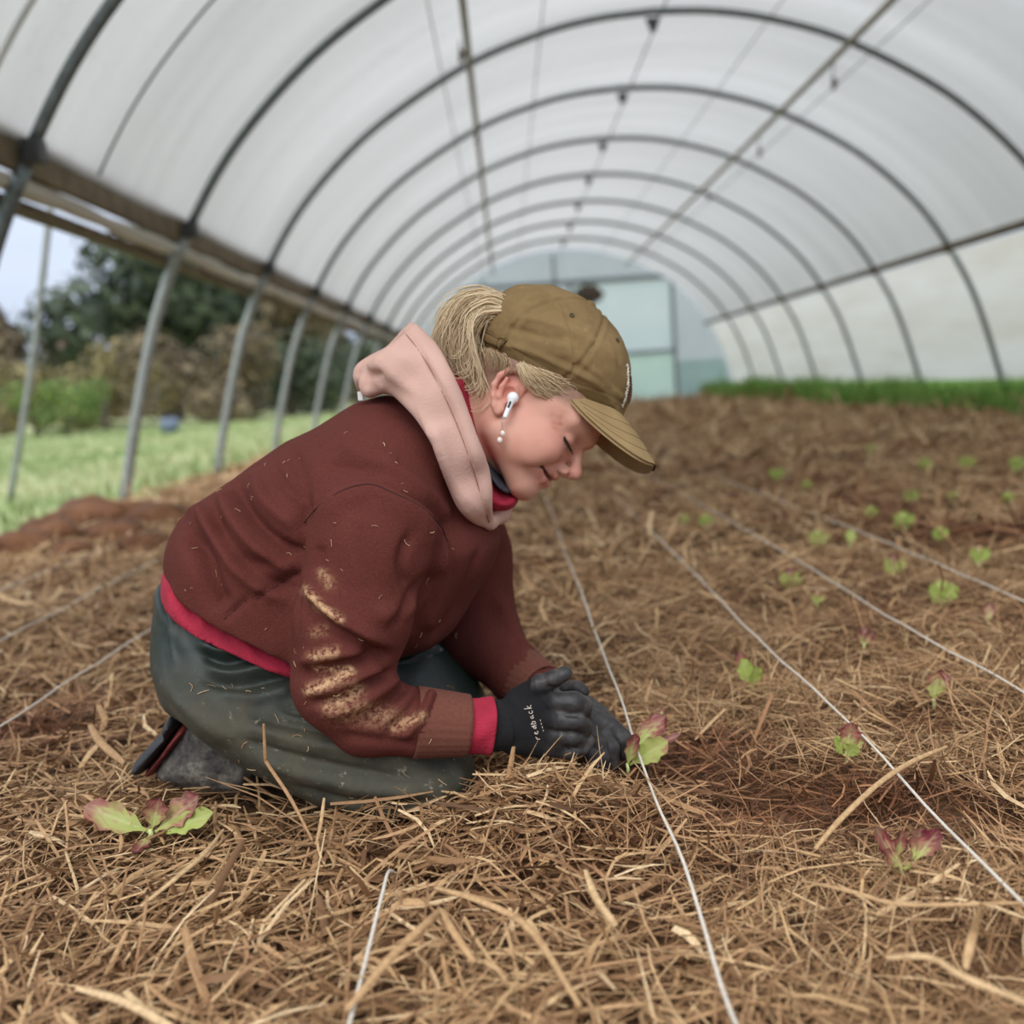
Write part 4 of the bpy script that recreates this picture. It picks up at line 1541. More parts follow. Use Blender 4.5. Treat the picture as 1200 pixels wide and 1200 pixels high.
# the back of the hood joining both flaps, and the far lapel under the chin
Hd.chain([U(436, 448, 1.275), U(438, 446, 1.325), U(440, 446, 1.375)], 0.014, 0.012)
Hd.chain([U(468, 436, 1.25), U(464, 434, 1.325), U(468, 436, 1.40)], [0.016, 0.018, 0.016], 0.015)
Hd.chain([U(482, 394, 1.275), U(478, 392, 1.325), U(482, 394, 1.375)], 0.005, 0.006)
Hd.chain([U(576, 612, 1.275), U(585, 602, 1.31), U(598, 585, 1.35)], [0.010, 0.012, 0.009], 0.012)
V, Q = Hd.mesh(3)
V = V + normals(V, Q) * (fbm(V, 22, 2, 5) * 0.0022)[:, None]
V = folds(V, Q, [([(476, 392), (492, 412), (512, 446), (531, 486), (548, 530), (562, 575), (575, 618)], 2.2, -0.0028),
                 ([(483, 388), (500, 412), (520, 446), (540, 486), (556, 530), (570, 575)], 6, 0.002),
                 ([(508, 500), (520, 530), (535, 565), (560, 600)], 6, 0.004), ([(503, 512), (514, 545), (530, 580)], 3, -0.005),
                 ([(418, 436), (435, 440), (452, 436)], 4, -0.005), ([(430, 424), (450, 432), (490, 462)], 8, 0.005), ([(424, 424), (430, 440), (428, 456)], 4, -0.004), ([(448, 414), (440, 440), (452, 458)], 6, 0.004),
                 ([(476, 392), (492, 412), (512, 446), (531, 486), (548, 530), (562, 575), (575, 618)][::-1], 22, 0.004, 1.6), ([(497, 500), (510, 530), (524, 566), (548, 604)][::-1], 30, 0.005, 1.6)])
V = relax(V, Q, 0.3)
hood = solid('hood', V, Q, M_pink, person)


def surf_line(V, Q, pts, Y, off=0.0004, n=40):
    """lay a line measured in the photo on a surface"""
    near = V[:, 1] < Y + 0.14
    Vn = V[near]
    Nn = normals(V, Q)[near]
    qx, qy = proj(Vn)
    dep = np.linalg.norm(Vn - CO, axis=1)
    out = []
    for x, y in catmull(np.array(pts, float), n):
        d_ = np.hypot(qx - x, qy - y)
        c_ = np.where(d_ < d_.min() + 3.0)[0]
        k_ = c_[np.argmin(dep[c_])]
        c2 = c_[np.argsort(d_[c_] + (dep[c_] - dep[k_]) * 200)[:1]][0]
        r_ = CM @ _cray(x, y)
        t_ = (Vn[c2] - CO).dot(Nn[c2]) / r_.dot(Nn[c2]) if r_.dot(Nn[c2]) < -0.3 else (Vn[c2] - CO).dot(r_) / r_.dot(r_)
        out.append(CO + r_ * t_ + Nn[c2] * off)
    out = np.array(out)
    for _ in range(3):
        out[1:-1] = 0.25 * out[:-2] + 0.5 * out[1:-1] + 0.25 * out[2:]
    return out


M_pinkseam = simple('pink_seam_thread', (158, 116, 104), 0.9, 0.1)
link('seam', npmesh('seam', *tube(surf_line(V, Q, [(476, 392), (492, 412), (512, 446), (531, 486), (548, 530), (562, 575), (573, 612)], 1.22), 0.0007, 5)), M_pinkseam, hood)
link('care_tag', boxm(U(422, 464, 1.275), (0.006, 0.001, 0.011), bevel=0.0003), simple('white_tag', (232, 230, 226), 0.8, 0.03), hood, smooth=False)

# crimson collar and grey neck gaiter inside the hood
cl = Field((-0.16, 1.18, 0.28), (0.06, 1.48, 0.56), 0.003)
cl.inflate(smooth_poly(pxz([(545, 440), (556, 470), (566, 500), (578, 545), (592, 572), (607, 580), (606, 592), (590, 600), (560, 590), (520, 520), (515, 450)], 1.30)), 1.325, 0.085, 0.03, 0)
solid('shirt_collar', *cl.mesh(2), M_red, person)
M_grey = simple('dark_grey_fleece', (58, 60, 68), 0.9, 0.3, 50)
cl = Field((-0.12, 1.20, 0.28), (0.06, 1.46, 0.50), 0.003)
cl.inflate(smooth_poly(pxz([(570, 536), (580, 552), (592, 566), (600, 574), (596, 580), (580, 572), (568, 552)], 1.28)), 1.31, 0.07, 0.012, 0)
solid('neck_gaiter', *cl.mesh(2), M_grey, person)

# ------------------------------------------------------------------ head (built upright, then tilted down and turned a little to the camera)
def head_matrix(pitch, yaw, anchor, Y, canon):
    p, y = math.radians(pitch), math.radians(yaw)
    f0 = math.cos(p) * ER - math.sin(p) * EU
    u0 = math.sin(p) * ER + math.cos(p) * EU
    f = math.cos(y) * f0 - math.sin(y) * EF
    l = math.sin(y) * f0 + math.cos(y) * EF
    R = np.stack([f, l, u0], 1)
    return R, U(*anchor, Y) - R @ np.array(canon)


HR, HT = head_matrix(42, 10, (602, 467), 1.25, (0.005, -0.072, 0))


def hw(P):
    return np.asarray(P, float) @ HR.T + HT


def hinv(P):
    return (np.asarray(P, float) - HT) @ HR


def hpx(px, py, lat):
    """photo point -> head coordinates on the plane y = lat"""
    d = CM @ _cray(px, py)
    a, b = hinv(CO), d @ HR
    return a + b * ((lat - a[1]) / b[1])


Hf = Field((-0.135, -0.095, -0.17), (0.135, 0.095, 0.145), 0.00145)
Hf.ell((-0.004, 0, 0.045), (0.097, 0.073, 0.086), 0)
face = smooth_poly([(0.0, 0.120), (0.05, 0.112), (0.083, 0.085), (0.098, 0.055), (0.1020, 0.032), (0.0965, 0.014), (0.095, -0.006), (0.0945, -0.028), (0.091, -0.036), (0.0895, -0.042), (0.0905, -0.050),
                    (0.0865, -0.057), (0.087, -0.067), (0.083, -0.077), (0.073, -0.083), (0.050, -0.079), (0.02, -0.072), (-0.01, -0.060), (-0.05, -0.02), (-0.06, 0.05)], 160)


def w_face(u, v):
    return np.interp(v, [-0.09, -0.075, -0.045, -0.01, 0.03, 0.09], [0.040, 0.048, 0.061, 0.0685, 0.0700, 0.066])


Hf.inflate(face, 0.0, w_face, 0.072, 0.012)
for s in (-1, 1):
    Hf.ell((0.062, s * 0.043, -0.016), (0.027, 0.020, 0.022), 0.016)                       # cheek lifted by the smile
    Hf.ell((0.035, s * 0.052, -0.030), (0.040, 0.016, 0.026), 0.02)
    Hf.cone((0.012, s * 0.053, -0.042), (0.068, s * 0.022, -0.072), 0.015, 0.012, 0.018)    # jaw line
    Hf.cone((0.094, s * 0.010, 0.027), (0.074, s * 0.048, 0.030), 0.009, 0.008, 0.012)      # brow
    Hf.ell((0.103, s * 0.031, 0.010), (0.018, 0.015, 0.0085), 0.010, sub=True)              # socket
    Hf.ell((0.0770, s * 0.032, 0.0085), (0.0135, 0.0140, 0.0125), 0.004)                    # lid over the eye
    Hf.chain([(0.0935, s * 0.020, 0.0035), (0.0915, s * 0.030, 0.0025), (0.086, s * 0.041, 0.0045), (0.080, s * 0.047, 0.006)], [0.0012, 0.0017, 0.0014, 0.001], 0.002, sub=True)   # lowered lashes
    Hf.ell((0.0985, s * 0.0115, -0.0205), (0.0085, 0.0065, 0.0068), 0.004)                  # nostril wing
    Hf.chain([(0.098, s * 0.0175, -0.017), (0.090, s * 0.026, -0.026), (0.080, s * 0.036, -0.034), (0.072, s * 0.040, -0.044)], [0.0030, 0.0044, 0.0044, 0.0024], 0.007, sub=True)  # smile fold
Hf.cone((0.0925, 0, 0.014), (0.1085, 0, -0.010), 0.0062, 0.0075, 0.007)                    # bridge
Hf.ell((0.1105, 0, -0.0142), (0.0092, 0.0088, 0.0080), 0.006)                               # tip
Hf.cone((0.107, 0, -0.021), (0.094, 0, -0.027), 0.0045, 0.005, 0.005)
for s in (-1, 1):
    Hf.ell((0.1040, s * 0.0062, -0.0255), (0.0042, 0.0026, 0.0032), 0.0015, sub=True)
# lips, drawn back in a smile
Hf.chain([(0.0800, -0.0285, -0.0375), (0.0885, -0.017, -0.0370), (0.0935, -0.006, -0.0350), (0.0935, 0.006, -0.0350), (0.0885, 0.017, -0.0370), (0.0800, 0.0285, -0.0375)], [0.0018, 0.0034, 0.0042, 0.0042, 0.0034, 0.0018], 0.006)
Hf.chain([(0.0800, -0.0270, -0.0410), (0.0885, -0.0150, -0.0465), (0.0920, 0, -0.0485), (0.0885, 0.0150, -0.0465), (0.0800, 0.0270, -0.0410)], [0.0018, 0.0036, 0.0042, 0.0036, 0.0018], 0.006)
Hf.chain([(0.0790, -0.0320, -0.0368), (0.0905, -0.0180, -0.0402), (0.0985, -0.006, -0.0412), (0.0985, 0.006, -0.0412), (0.0905, 0.0180, -0.0402), (0.0790, 0.0320, -0.0368)], [0.0013, 0.0024, 0.0036, 0.0036, 0.0024, 0.0013], 0.0015, sub=True)
Hf.ell((0.076, 0, -0.0690), (0.0120, 0.018, 0.0120), 0.020)                                  # chin
# ears
for s in (-1, 1):
    def ep(x, z, o):
        return (x, s * (0.0725 + o - 0.28 * (x + 0.0)), z)
    Hf.ell(ep(-0.008, 0.002, 0.001), (0.0145, 0.005, 0.024), 0.004)
    rim = [ep(0.008, 0.008, 0.001), ep(0.007, 0.018, 0.004), ep(-0.001, 0.0255, 0.005), ep(-0.012, 0.0270, 0.006), ep(-0.0205, 0.021, 0.006), ep(-0.0235, 0.009, 0.006), ep(-0.0215, -0.004, 0.006), ep(-0.014, -0.014, 0.005), ep(-0.006, -0.022, 0.004), ep(0.001, -0.0255, 0.003)]
    Hf.chain(rim, [0.003, 0.0034, 0.0036, 0.0037, 0.0037, 0.0036, 0.0034, 0.0034, 0.004, 0.0045], 0.003)
    Hf.ell(ep(0.001, -0.021, 0.003), (0.007, 0.0042, 0.0075), 0.004)                         # lobe
    Hf.ell(ep(-0.009, 0.015, 0.008), (0.0085, 0.0055, 0.0055), 0.003, sub=True)
    Hf.ell(ep(-0.001, 0.000, 0.008), (0.0085, 0.0075, 0.0095), 0.003, sub=True)
    Hf.chain([ep(-0.015, 0.012, 0.005), ep(-0.0135, 0.001, 0.0055), ep(-0.008, -0.010, 0.005)], 0.0028, 0.003)
    Hf.ell(ep(0.0085, -0.001, 0.003), (0.0045, 0.004, 0.0055), 0.003)
# neck
nb = hinv(U(508, 552, 1.335))
Hf.cone((-0.022, 0, -0.015), nb, 0.056, 0.062, 0.02)
V, Q = Hf.mesh(1)
C = V.copy()
ax_, ay_, az_ = C[:, 0], np.abs(C[:, 1]), C[:, 2]
wn_ = fbm(C, 300, 2, 2)


def blob(c, r):
    return np.exp(-(((C[:, 0] - c[0]) / r[0]) ** 2 + ((ay_ - c[1]) / r[1]) ** 2 + ((C[:, 2] - c[2]) / r[2]) ** 2))


def lerp(col, c, f):
    return col + (np.array(srgb(*c)) - col) * np.clip(f, 0, 1)[:, None]


colr = np.tile(np.array(srgb(222, 168, 147)), (len(C), 1))
colr = lerp(colr, (206, 128, 114), 0.55 * blob((0.062, 0.052, -0.014), (0.035, 0.03, 0.026)) + 0.25 * (fbm(C, 40, 3, 8)) * (az_ < 0.03))
colr = lerp(colr, (210, 128, 112), 0.75 * blob((-0.012, 0.078, 0.012), (0.022, 0.02, 0.026)))
colr = lerp(colr, (216, 136, 120), 0.6 * blob((0.112, 0, -0.016), (0.014, 0.014, 0.014)))
lipm = np.maximum(blob((0.088, 0.012, -0.0362), (0.014, 0.014, 0.0032)), blob((0.088, 0.010, -0.0475), (0.014, 0.016, 0.0048)))
colr = lerp(colr, (190, 104, 98), 0.85 * lipm * (ax_ > 0.076))
# mouth gap, lashes, brow
L3 = lambda P: np.min([np.linalg.norm(np.stack([ax_, ay_, az_], 1) - (np.array(a) * (1 - t) + np.array(b) * t), axis=1) for a, b in zip(P[:-1], P[1:]) for t in np.linspace(0, 1, 9)], axis=0)
d = L3([(0.0975, 0.0, -0.0412), (0.0960, 0.006, -0.0412), (0.0890, 0.0180, -0.0402), (0.0780, 0.0320, -0.0368)])
colr = lerp(colr, (96, 40, 38), np.clip(1.5 - d / 0.0026, 0, 1))
d = L3([(0.0925, 0.019, 0.0035), (0.0905, 0.030, 0.0025), (0.0855, 0.040, 0.0042), (0.079, 0.0475, 0.0065)])
colr = lerp(colr, (46, 30, 26), np.clip(1.5 - d / 0.0018, 0, 1))
d = L3([(0.097, 0.012, 0.031), (0.092, 0.028, 0.036), (0.080, 0.045, 0.034)])
colr = lerp(colr, (128, 88, 64), 0.85 * np.clip(1.3 - d / 0.0035, 0, 1) * (0.6 + 0.4 * wn_))
d = L3([(0.098, 0.0178, -0.017), (0.090, 0.027, -0.026), (0.080, 0.0370, -0.034), (0.072, 0.041, -0.044)])
colr = lerp(colr, (186, 110, 94), 0.5 * np.clip(1.2 - d / 0.004, 0, 1))
# reddish scratches and soil at the temple
for P_ in ([(0.058, 0.060, 0.010), (0.066, 0.056, 0.016)], [(0.062, 0.059, 0.005), (0.073, 0.053, 0.010)], [(0.052, 0.063, 0.017), (0.060, 0.060, 0.021)], [(0.068, 0.055, 0.003), (0.076, 0.050, 0.005)]):
    d = L3(P_)
    colr = lerp(colr, (176, 96, 74), 0.65 * np.exp(-(d / 0.0030) ** 2) * np.clip(0.7 + 0.9 * fbm(C, 110, 2, 4), 0, 1))
# cropped hair at nape and hairline at the temple
hair = np.clip((-0.020 - ax_) / 0.012, 0, 1) * np.clip((az_ + 0.035 - 0.35 * np.clip(-ax_ - 0.03, 0, 1)) / 0.02, 0, 1) * (np.clip(1.2 - blob((-0.008, 0.075, 0.0), (0.02, 0.02, 0.03)) * 1.6, 0, 1))
hair = np.maximum(hair, np.clip((az_ - 0.030 + 0.3 * np.clip(0.045 - ax_, -0.05, 0.05)) / 0.010, 0, 1) * (ay_ > 0.04))
colr = lerp(colr, (140, 108, 88), hair * (0.85 + 0.15 * wn_))
# freckles
fk = np.clip(fbm(C, 260, 1, 33) * 3 - 2.1, 0, 1)
colr = lerp(colr, (178, 116, 94), 0.35 * fk)
M_skin = Mat('skin')
_a = M_skin.attr('skin_col')
M_skin.set(color=_a.outputs['Color'], rough=0.52, spec=0.4, sub=0.12)
M_skin.bsdf.inputs['Subsurface Radius'].default_value = (0.012, 0.005, 0.003)
M_skin.bsdf.inputs['Subsurface Scale'].default_value = 0.4
M_skin.bump(M_skin.noise(500, 3), 0.06, 0.002)
head = solid('head', hw(V), Q, M_skin.m, person, skin_col=colr)
if 'eyelash':
    parts = []
    for s in (-1, 1):
        for k in range(16):
            t = k / 15
            b = np.array([0.0915 - 0.012 * t ** 2, s * (0.020 + 0.027 * t), 0.0035 + 0.003 * t * t])
            e = b + np.array([0.006 - 0.003 * t, s * (0.0005 + 0.005 * t), -0.0035 - 0.001 * t])
            parts.append(tube(catmull(np.array([hw(b), hw((b + e) / 2 + np.array([0.001, 0, -0.001])), hw(e)]), 5), [0.0006, 0.0005, 0.0004, 0.0003, 0.0002], 4))
    M_lash = simple('dark_lash', (40, 30, 26), 0.6)
    for q_ in (parts[:16], parts[16:]):
        link('eyelash_row', npmesh('eyelash_row', *join_np(q_)), M_lash, head)

# ---- earbud and earring
M_white = simple('white_gloss_plastic', (240, 240, 242), 0.25, 0.03)
M_black = simple('black_plastic', (18, 18, 20), 0.3, 0.1)


def near_skin(px, py, off):
    return hpx(px, py, -0.0745 - off)


e0, e1 = near_skin(601, 466, 0.005), near_skin(592, 488, 0.010)
eb = Field(np.minimum(e0, e1) - 0.02, np.maximum(e0, e1) + 0.02, 0.0006)
eb.ell(e0, (0.0072, 0.0062, 0.0072), 0)
eb.cone(e0 + (e1 - e0) * 0.15, e1, 0.0036, 0.0031, 0.003)
V, Q = eb.mesh(1)
bud = solid('earbud', hw(V), Q, M_white, head)
a, b = e0 + (e1 - e0) * 0.28 + np.array([0, -0.0042, 0]), e0 + (e1 - e0) * 0.52 + np.array([0, -0.0042, 0])
sl = Field(np.minimum(a, b) - 0.004, np.maximum(a, b) + 0.004, 0.0004)
sl.cone(a, b, 0.0013, 0.0013, 0)
V, Q = sl.mesh(1)
solid('sensor_slot', hw(V), Q, M_black, bud)
M_silver = simple('silver', (200, 198, 194), 0.25, 0.1, metal=1.0)
M_pearl = simple('pearl', (240, 228, 220), 0.22, 0.05)
c0 = hw(near_skin(589, 487, 0.006))
dn = np.array([0, 0, -1.0])
p1, p2 = U(589, 508, proj_y := c0[1] - 0.004), U(585.5, 516, c0[1] - 0.004)
chainv = []
for end in (p1, p2):
    n = 14
    for k in range(n):
        q = c0 + (end - c0) * (k / (n - 1))
        bm = bmesh.new()
        bmesh.ops.create_icosphere(bm, subdivisions=1, radius=0.0007)
        Vb = np.array([v.co[:] for v in bm.verts]) + q
        Fb = np.array([[v.index for v in f.verts] for f in bm.faces])
        bm.free()
        chainv.append((Vb, Fb))
ring = link('earring', npmesh('earring', *join_np(chainv)), M_silver, head)
for q, r in ((p1, 0.0034), (p2, 0.0038)):
    bm = bmesh.new()
    bmesh.ops.create_uvsphere(bm, u_segments=16, v_segments=12, radius=r)
    for v in bm.verts:
        v.co = Vector((v.co.x * 0.92, v.co.y * 0.92, v.co.z * 1.1)) + Vector(q)
    me = bpy.data.meshes.new('pearl')
    bm.to_mesh(me)
    bm.free()
    link('pearl', me, M_pearl, ring)
st = hw(near_skin(585.5, 477.5, 0.004))
A = np.linspace(0, 2 * math.pi, 20)
link('ear_stud', npmesh('ear_stud', *tube(np.array([st + 0.0035 * (math.cos(t) * ER + math.sin(t) * EU) for t in A]), 0.0006, 6)), M_silver, head)

# ------------------------------------------------------------------ cap
M_cap = Mat('olive_cotton_twill')
_m = M_cap.noise(14, 5, 0.6)
_c = M_cap.mix(M_cap.ramp(_m, [(0.3, (0, 0, 0)), (0.7, (1, 1, 1))]), srgb(112, 91, 58), srgb(142, 117, 80))
_c = M_cap.mix(M_cap.ramp(M_cap.noise(90, 4, 0.7), [(0.62, (0, 0, 0)), (0.8, (0.5, 0.5, 0.5))]), _c, srgb(168, 146, 104))
M_cap.set(color=_c, rough=0.9, spec=0.2)
M_cap.bump(M_cap.noise(600, 2), 0.2, 0.002)
M_cap = M_cap.m
M_capd = simple('cap_stitching', (122, 100, 64), 0.9, 0.1)
dome = smooth_poly([(-0.100, 0.020), (-0.112, 0.045), (-0.119, 0.078), (-0.113, 0.108), (-0.098, 0.1285), (-0.0715, 0.1475), (-0.0278, 0.1610), (0.0199, 0.1595), (0.055, 0.147), (0.081, 0.126), (0.098, 0.104), (0.1065, 0.085), (0.108, 0.070), (0.06, 0.03), (-0.02, 0.0)], 160)
Cf = Field((-0.14, -0.105, 0.0), (0.13, 0.105, 0.18), 0.0018)
Cf.inflate(dome, 0.0, lambda u, v: np.interp(v, [0.0, 0.05, 0.11, 0.16], [0.0835, 0.0845, 0.080, 0.070]), 0.082, 0)
# rim: from above the strap down to the ears and up to the brow, slightly curved
rimz = lambda x: 0.0215 + 0.0 * x + np.interp(x, [-0.11, -0.05, 0.0, 0.05, 0.11], [0.0, 0.0055, 0.0125, 0.025, 0.054])
dcut = rimz(Cf.ax[0])[:, None, None] - Cf.ax[2][None, None, :]
Cf.F = np.maximum(Cf.F, np.broadcast_to(dcut, Cf.F.shape).astype(np.float32))
Cf.ell((-0.118, 0, 0.052), (0.030, 0.036, 0.026), 0.004, sub=True)          # opening above the strap for the ponytail
V, Q = Cf.mesh(2)
N = normals(V, Q)
th = np.arctan2(V[:, 1], V[:, 0] + 0.006)
seam = np.abs(((th - math.radians(0)) / (math.pi / 3) + 0.5) % 1.0 - 0.5) * (math.pi / 3)
rad = np.hypot(V[:, 0] + 0.006, V[:, 1])
V = V + N * (-0.0016 * np.exp(-(seam * rad / 0.0028) ** 2) + 0.0009 * np.exp(-((seam * rad - 0.006) / 0.003) ** 2))[:, None]
V = V + N * (fbm(V * np.array([1, 1, 1.4]), 34, 3, 12) * 0.0030)[:, None]
band = np.abs(V[:, 2] - rimz(V[:, 0]) - 0.017)
V = V - N * (0.0009 * np.exp(-(band / 0.0012) ** 2))[:, None]
VW = hw(V)
VW = folds(VW, Q, [([(585, 402), (620, 412), (660, 430), (700, 450)], 4, 0.0022), ([(590, 382), (630, 392), (670, 400)], 5, -0.002), ([(600, 372), (640, 378), (690, 398), (725, 425)], 5, 0.002),
                   ([(640, 352), (670, 372), (700, 392)], 4, 0.0018), ([(612, 352), (632, 345), (655, 345)], 4, 0.0018), ([(690, 430), (715, 452), (732, 470)], 4, 0.002), ([(650, 420), (690, 436), (728, 460)], 5, -0.0018),
                   ([(655, 350), (672, 400), (672, 450)], 2, -0.0012)], 1.6)
cap = solid('cap', VW, Q, M_cap, person)
# brim: curved, stitched, stiff
rb = np.abs(V[:, 2] - rimz(V[:, 0]) - 0.003) < 0.003
ra_ = np.arctan2(V[rb, 1], V[rb, 0] - 0.02)
rr_ = np.hypot(V[rb, 1], V[rb, 0] - 0.02)
bins = np.linspace(-math.pi, math.pi, 91)
bi = np.digitize(ra_, bins)
rad_a = np.array([0.5 * (bins[k - 1] + bins[k]) for k in range(1, 91) if (bi == k).any()])
rad_r = np.array([rr_[bi == k].max() for k in range(1, 91) if (bi == k).any()])
F_END = math.radians(67)


def brim_surface(off):
    n, m = 45, 18
    Vb = []
    for i in range(n):
        sg = -1 + 2 * i / (n - 1)
        f = F_END * sg
        r = float(np.interp(f, rad_a, rad_r)) - 0.0005
        base = np.array([0.02 + r * math.cos(f), r * math.sin(f), 0.0])
        base[2] = rimz(base[0]) + 0.002
        w = (1 - abs(sg) ** 5)
        out = np.array([0.058 + 0.122 * (1 - abs(sg) ** 2.8) ** 0.62, 0.076 * math.sin(sg * 1.45), 0.0585 - 0.036 * abs(sg) ** 1.5])
        tip = base + (out - base) * w
        for j in range(m):
            t = j / (m - 1)
            p = base + (tip - base) * t + np.array([0, 0, 0.008 * t * (1 - t) * w])
            Vb.append(p + np.array([0, 0, off]))
    return np.array(Vb), n, m


Va, n, m = brim_surface(0.0022)
Vb, _, _ = brim_surface(-0.0018)
i = np.arange(n - 1)[:, None] * m
j = np.arange(m - 1)[None]
top = np.stack([i + j, i + j + 1, i + m + j + 1, i + m + j], -1).reshape(-1, 4)
K = n * m
edge = []
loop = [k * m + m - 1 for k in range(n)]
for a, b in zip(loop[:-1], loop[1:]):
    edge.append([a, K + a, K + b, b])
for s_ in (0, (n - 1) * m):
    for k in range(m - 1):
        e_ = [s_ + k, s_ + k + 1, K + s_ + k + 1, K + s_ + k]
        edge.append(e_ if s_ else e_[::-1])
Vt = np.vstack([Va, Vb])
# stitch rows pressed into the top
tt = np.tile(np.arange(m) / (m - 1), n)
M_brim = Mat('olive_brim')
M_brim.set(color=M_brim.mix(M_brim.noise(30, 4), srgb(142, 118, 80), srgb(168, 142, 102)), rough=0.9, spec=0.2)
M_brim.bump(M_brim.noise(600, 2), 0.2, 0.002)
me = npmesh('brim', hw(Vt), np.vstack([top[:, ::-1], top + K, edge]))
brim = link('brim', me, M_brim.m, cap)
# dark worn patch at the tip edge
ed = np.array([Va[k * m + m - 1] + np.array([0.0006, 0, -0.002]) for k in range(20, 27)])
link('edge_binding', npmesh('edge_binding', *tube(hw(ed), 0.0019, 6)), simple('dark_binding', (44, 38, 30), 0.9), brim)
for off_t in (0.30, 0.55, 0.80):
    jj = int(off_t * (m - 1))
    ed = np.array([Va[k * m + jj] + np.array([0, 0, 0.0001]) for k in range(3, n - 3)])
    link('stitch_row', npmesh('stitch_row', *tube(hw(ed), 0.00045, 5)), M_capd, brim)
# button and eyelets
bp = hpx(691, 352, 0.0)
bm = bmesh.new()
bmesh.ops.create_uvsphere(bm, u_segments=20, v_segments=10, radius=0.0075)
Bv = np.array([v.co[:] for v in bm.verts]) * np.array([1, 1, 0.6]) + np.array([-0.020, 0, 0.1625])
for v, a in zip(bm.verts, hw(Bv)):
    v.co = a
me = bpy.data.meshes.new('button')
bm.to_mesh(me)
bm.free()
link('button', me, M_cap, cap)


def cap_point(px, py):
    """nearest point of the cap surface seen at a photo position, with its normal"""
    qx, qy = proj(VW)
    d = (qx - px) ** 2 + (qy - py) ** 2 + (VW[:, 1] - VW[:, 1].min()) * 40
    k = np.argmin(d)
    return VW[k], normals(VW, Q)[k]


for ex, ey in ((671, 370), (724, 399)):
    p_, n_ = cap_point(ex, ey)
    t1 = _n(np.cross(n_, [0, 0, 1]))
    t2 = np.cross(n_, t1)
    A = np.linspace(0, 2 * math.pi, 16)
    link('eyelet', npmesh('eyelet', *tube(np.array([p_ + n_ * 0.0004 + 0.0024 * (math.cos(t) * t1 + math.sin(t) * t2) for t in A]), 0.0009, 6)), simple('eyelet_thread', (70, 66, 46), 0.8), cap)
from mathutils.kdtree import KDTree
kd = KDTree(len(VW))
for k, c in enumerate(VW):
    kd.insert(c, k)
kd.balance()
NC = normals(VW, Q)


def drape(P, off):
    out = []
    for q in hw(P):
        c, k, _ = kd.find(Vector(q))
        out.append(np.array(c) + NC[k] * off)
    return np.array(out)


# back strap with its metal slide, wrapped round from both sides under the opening
sp = []
for k in range(41):
    f = math.radians(118 + 124 * k / 40)
    x_, y_ = 0.006 + 0.118 * math.cos(f), 0.0855 * math.sin(f)
    sp.append([(x_, y_, float(rimz(np.array(x_))) + 0.0015 + dz) for dz in (0.0, 0.0045, 0.009, 0.0135, 0.018)])
sp = np.array(sp)
mid = np.abs(sp[:, 0, 1]) < 0.036
o_top = drape(sp.reshape(-1, 3), 0.0026).reshape(sp.shape)
o_in = drape(sp.reshape(-1, 3), 0.0002).reshape(sp.shape)
arc = hw(sp.reshape(-1, 3)).reshape(sp.shape)
o_top[mid], o_in[mid] = arc[mid], arc[mid] + (o_in - o_top)[mid]
na, nb_ = sp.shape[:2]
i = np.arange(na - 1)[:, None] * nb_
j = np.arange(nb_ - 1)[None]
q4 = np.stack([i + j, i + j + 1, i + nb_ + j + 1, i + nb_ + j], -1).reshape(-1, 4)
K = na * nb_
sides = []
for e in (0, nb_ - 1):
    ii = np.arange(na - 1) * nb_ + e
    sides.append(np.stack([ii, ii + nb_, ii + nb_ + K, ii + K], 1))
for e in (0, na - 1):
    jj = e * nb_ + np.arange(nb_ - 1)
    sides.append(np.stack([jj, jj + 1, jj + 1 + K, jj + K], 1))
strap = link('strap', npmesh('strap', np.vstack([o_top.reshape(-1, 3), o_in.reshape(-1, 3)]), np.vstack([q4, q4[:, ::-1] + K] + sides)), M_cap, cap)
xb = 0.006 + 0.118 * math.cos(math.radians(238))
yb_ = 0.0855 * math.sin(math.radians(238))
zb = float(rimz(np.array(xb)))
bc = np.array([(xb, yb_, zb - 0.0005), (xb, yb_, zb + 0.022), (xb + 0.006, yb_ - 0.004, zb + 0.0225), (xb + 0.006, yb_ - 0.004, zb), (xb, yb_, zb - 0.0005)])
link('buckle', npmesh('buckle', *tube(drape(bc, 0.0034), 0.0010, 6)), simple('brass_slide', (132, 110, 66), 0.35, 0.1, metal=0.8), strap)
# white script embroidery with a brown patch on the front panel
M_thread = simple('white_thread', (232, 226, 214), 0.8, 0.05)
pl = []
for k in range(46):
    t = k / 45
    z = 0.132 - 0.046 * t
    x = float(np.interp(z, [0.070, 0.085, 0.104, 0.126, 0.147], [0.108, 0.1065, 0.098, 0.081, 0.055]))
    y = -0.026 + 0.0042 * math.sin(k * 2.3)
    pl.append((x, y, z))
pl = np.array(pl)
link('script_embroidery', npmesh('script_embroidery', *tube(drape(pl, 0.0008), 0.0011, 5)), M_thread, cap)
gp = []
for a_ in range(7):
    for b_ in range(7):
        z = 0.124 - 0.026 * a_ / 6
        x = float(np.interp(z, [0.070, 0.085, 0.104, 0.126, 0.147], [0.108, 0.1065, 0.098, 0.081, 0.055]))
        gp.append((x, -0.016 + 0.032 * b_ / 6, z))
i = np.arange(6)[:, None] * 7
j = np.arange(6)[None]
link('emblem_patch', npmesh('emblem_patch', drape(np.array(gp), 0.0012), np.stack([i + j, i + j + 1, i + 8 + j, i + 7 + j], -1).reshape(-1, 4)), simple('brown_embroidery', (116, 68, 48), 0.9, 0.2, 60), cap)

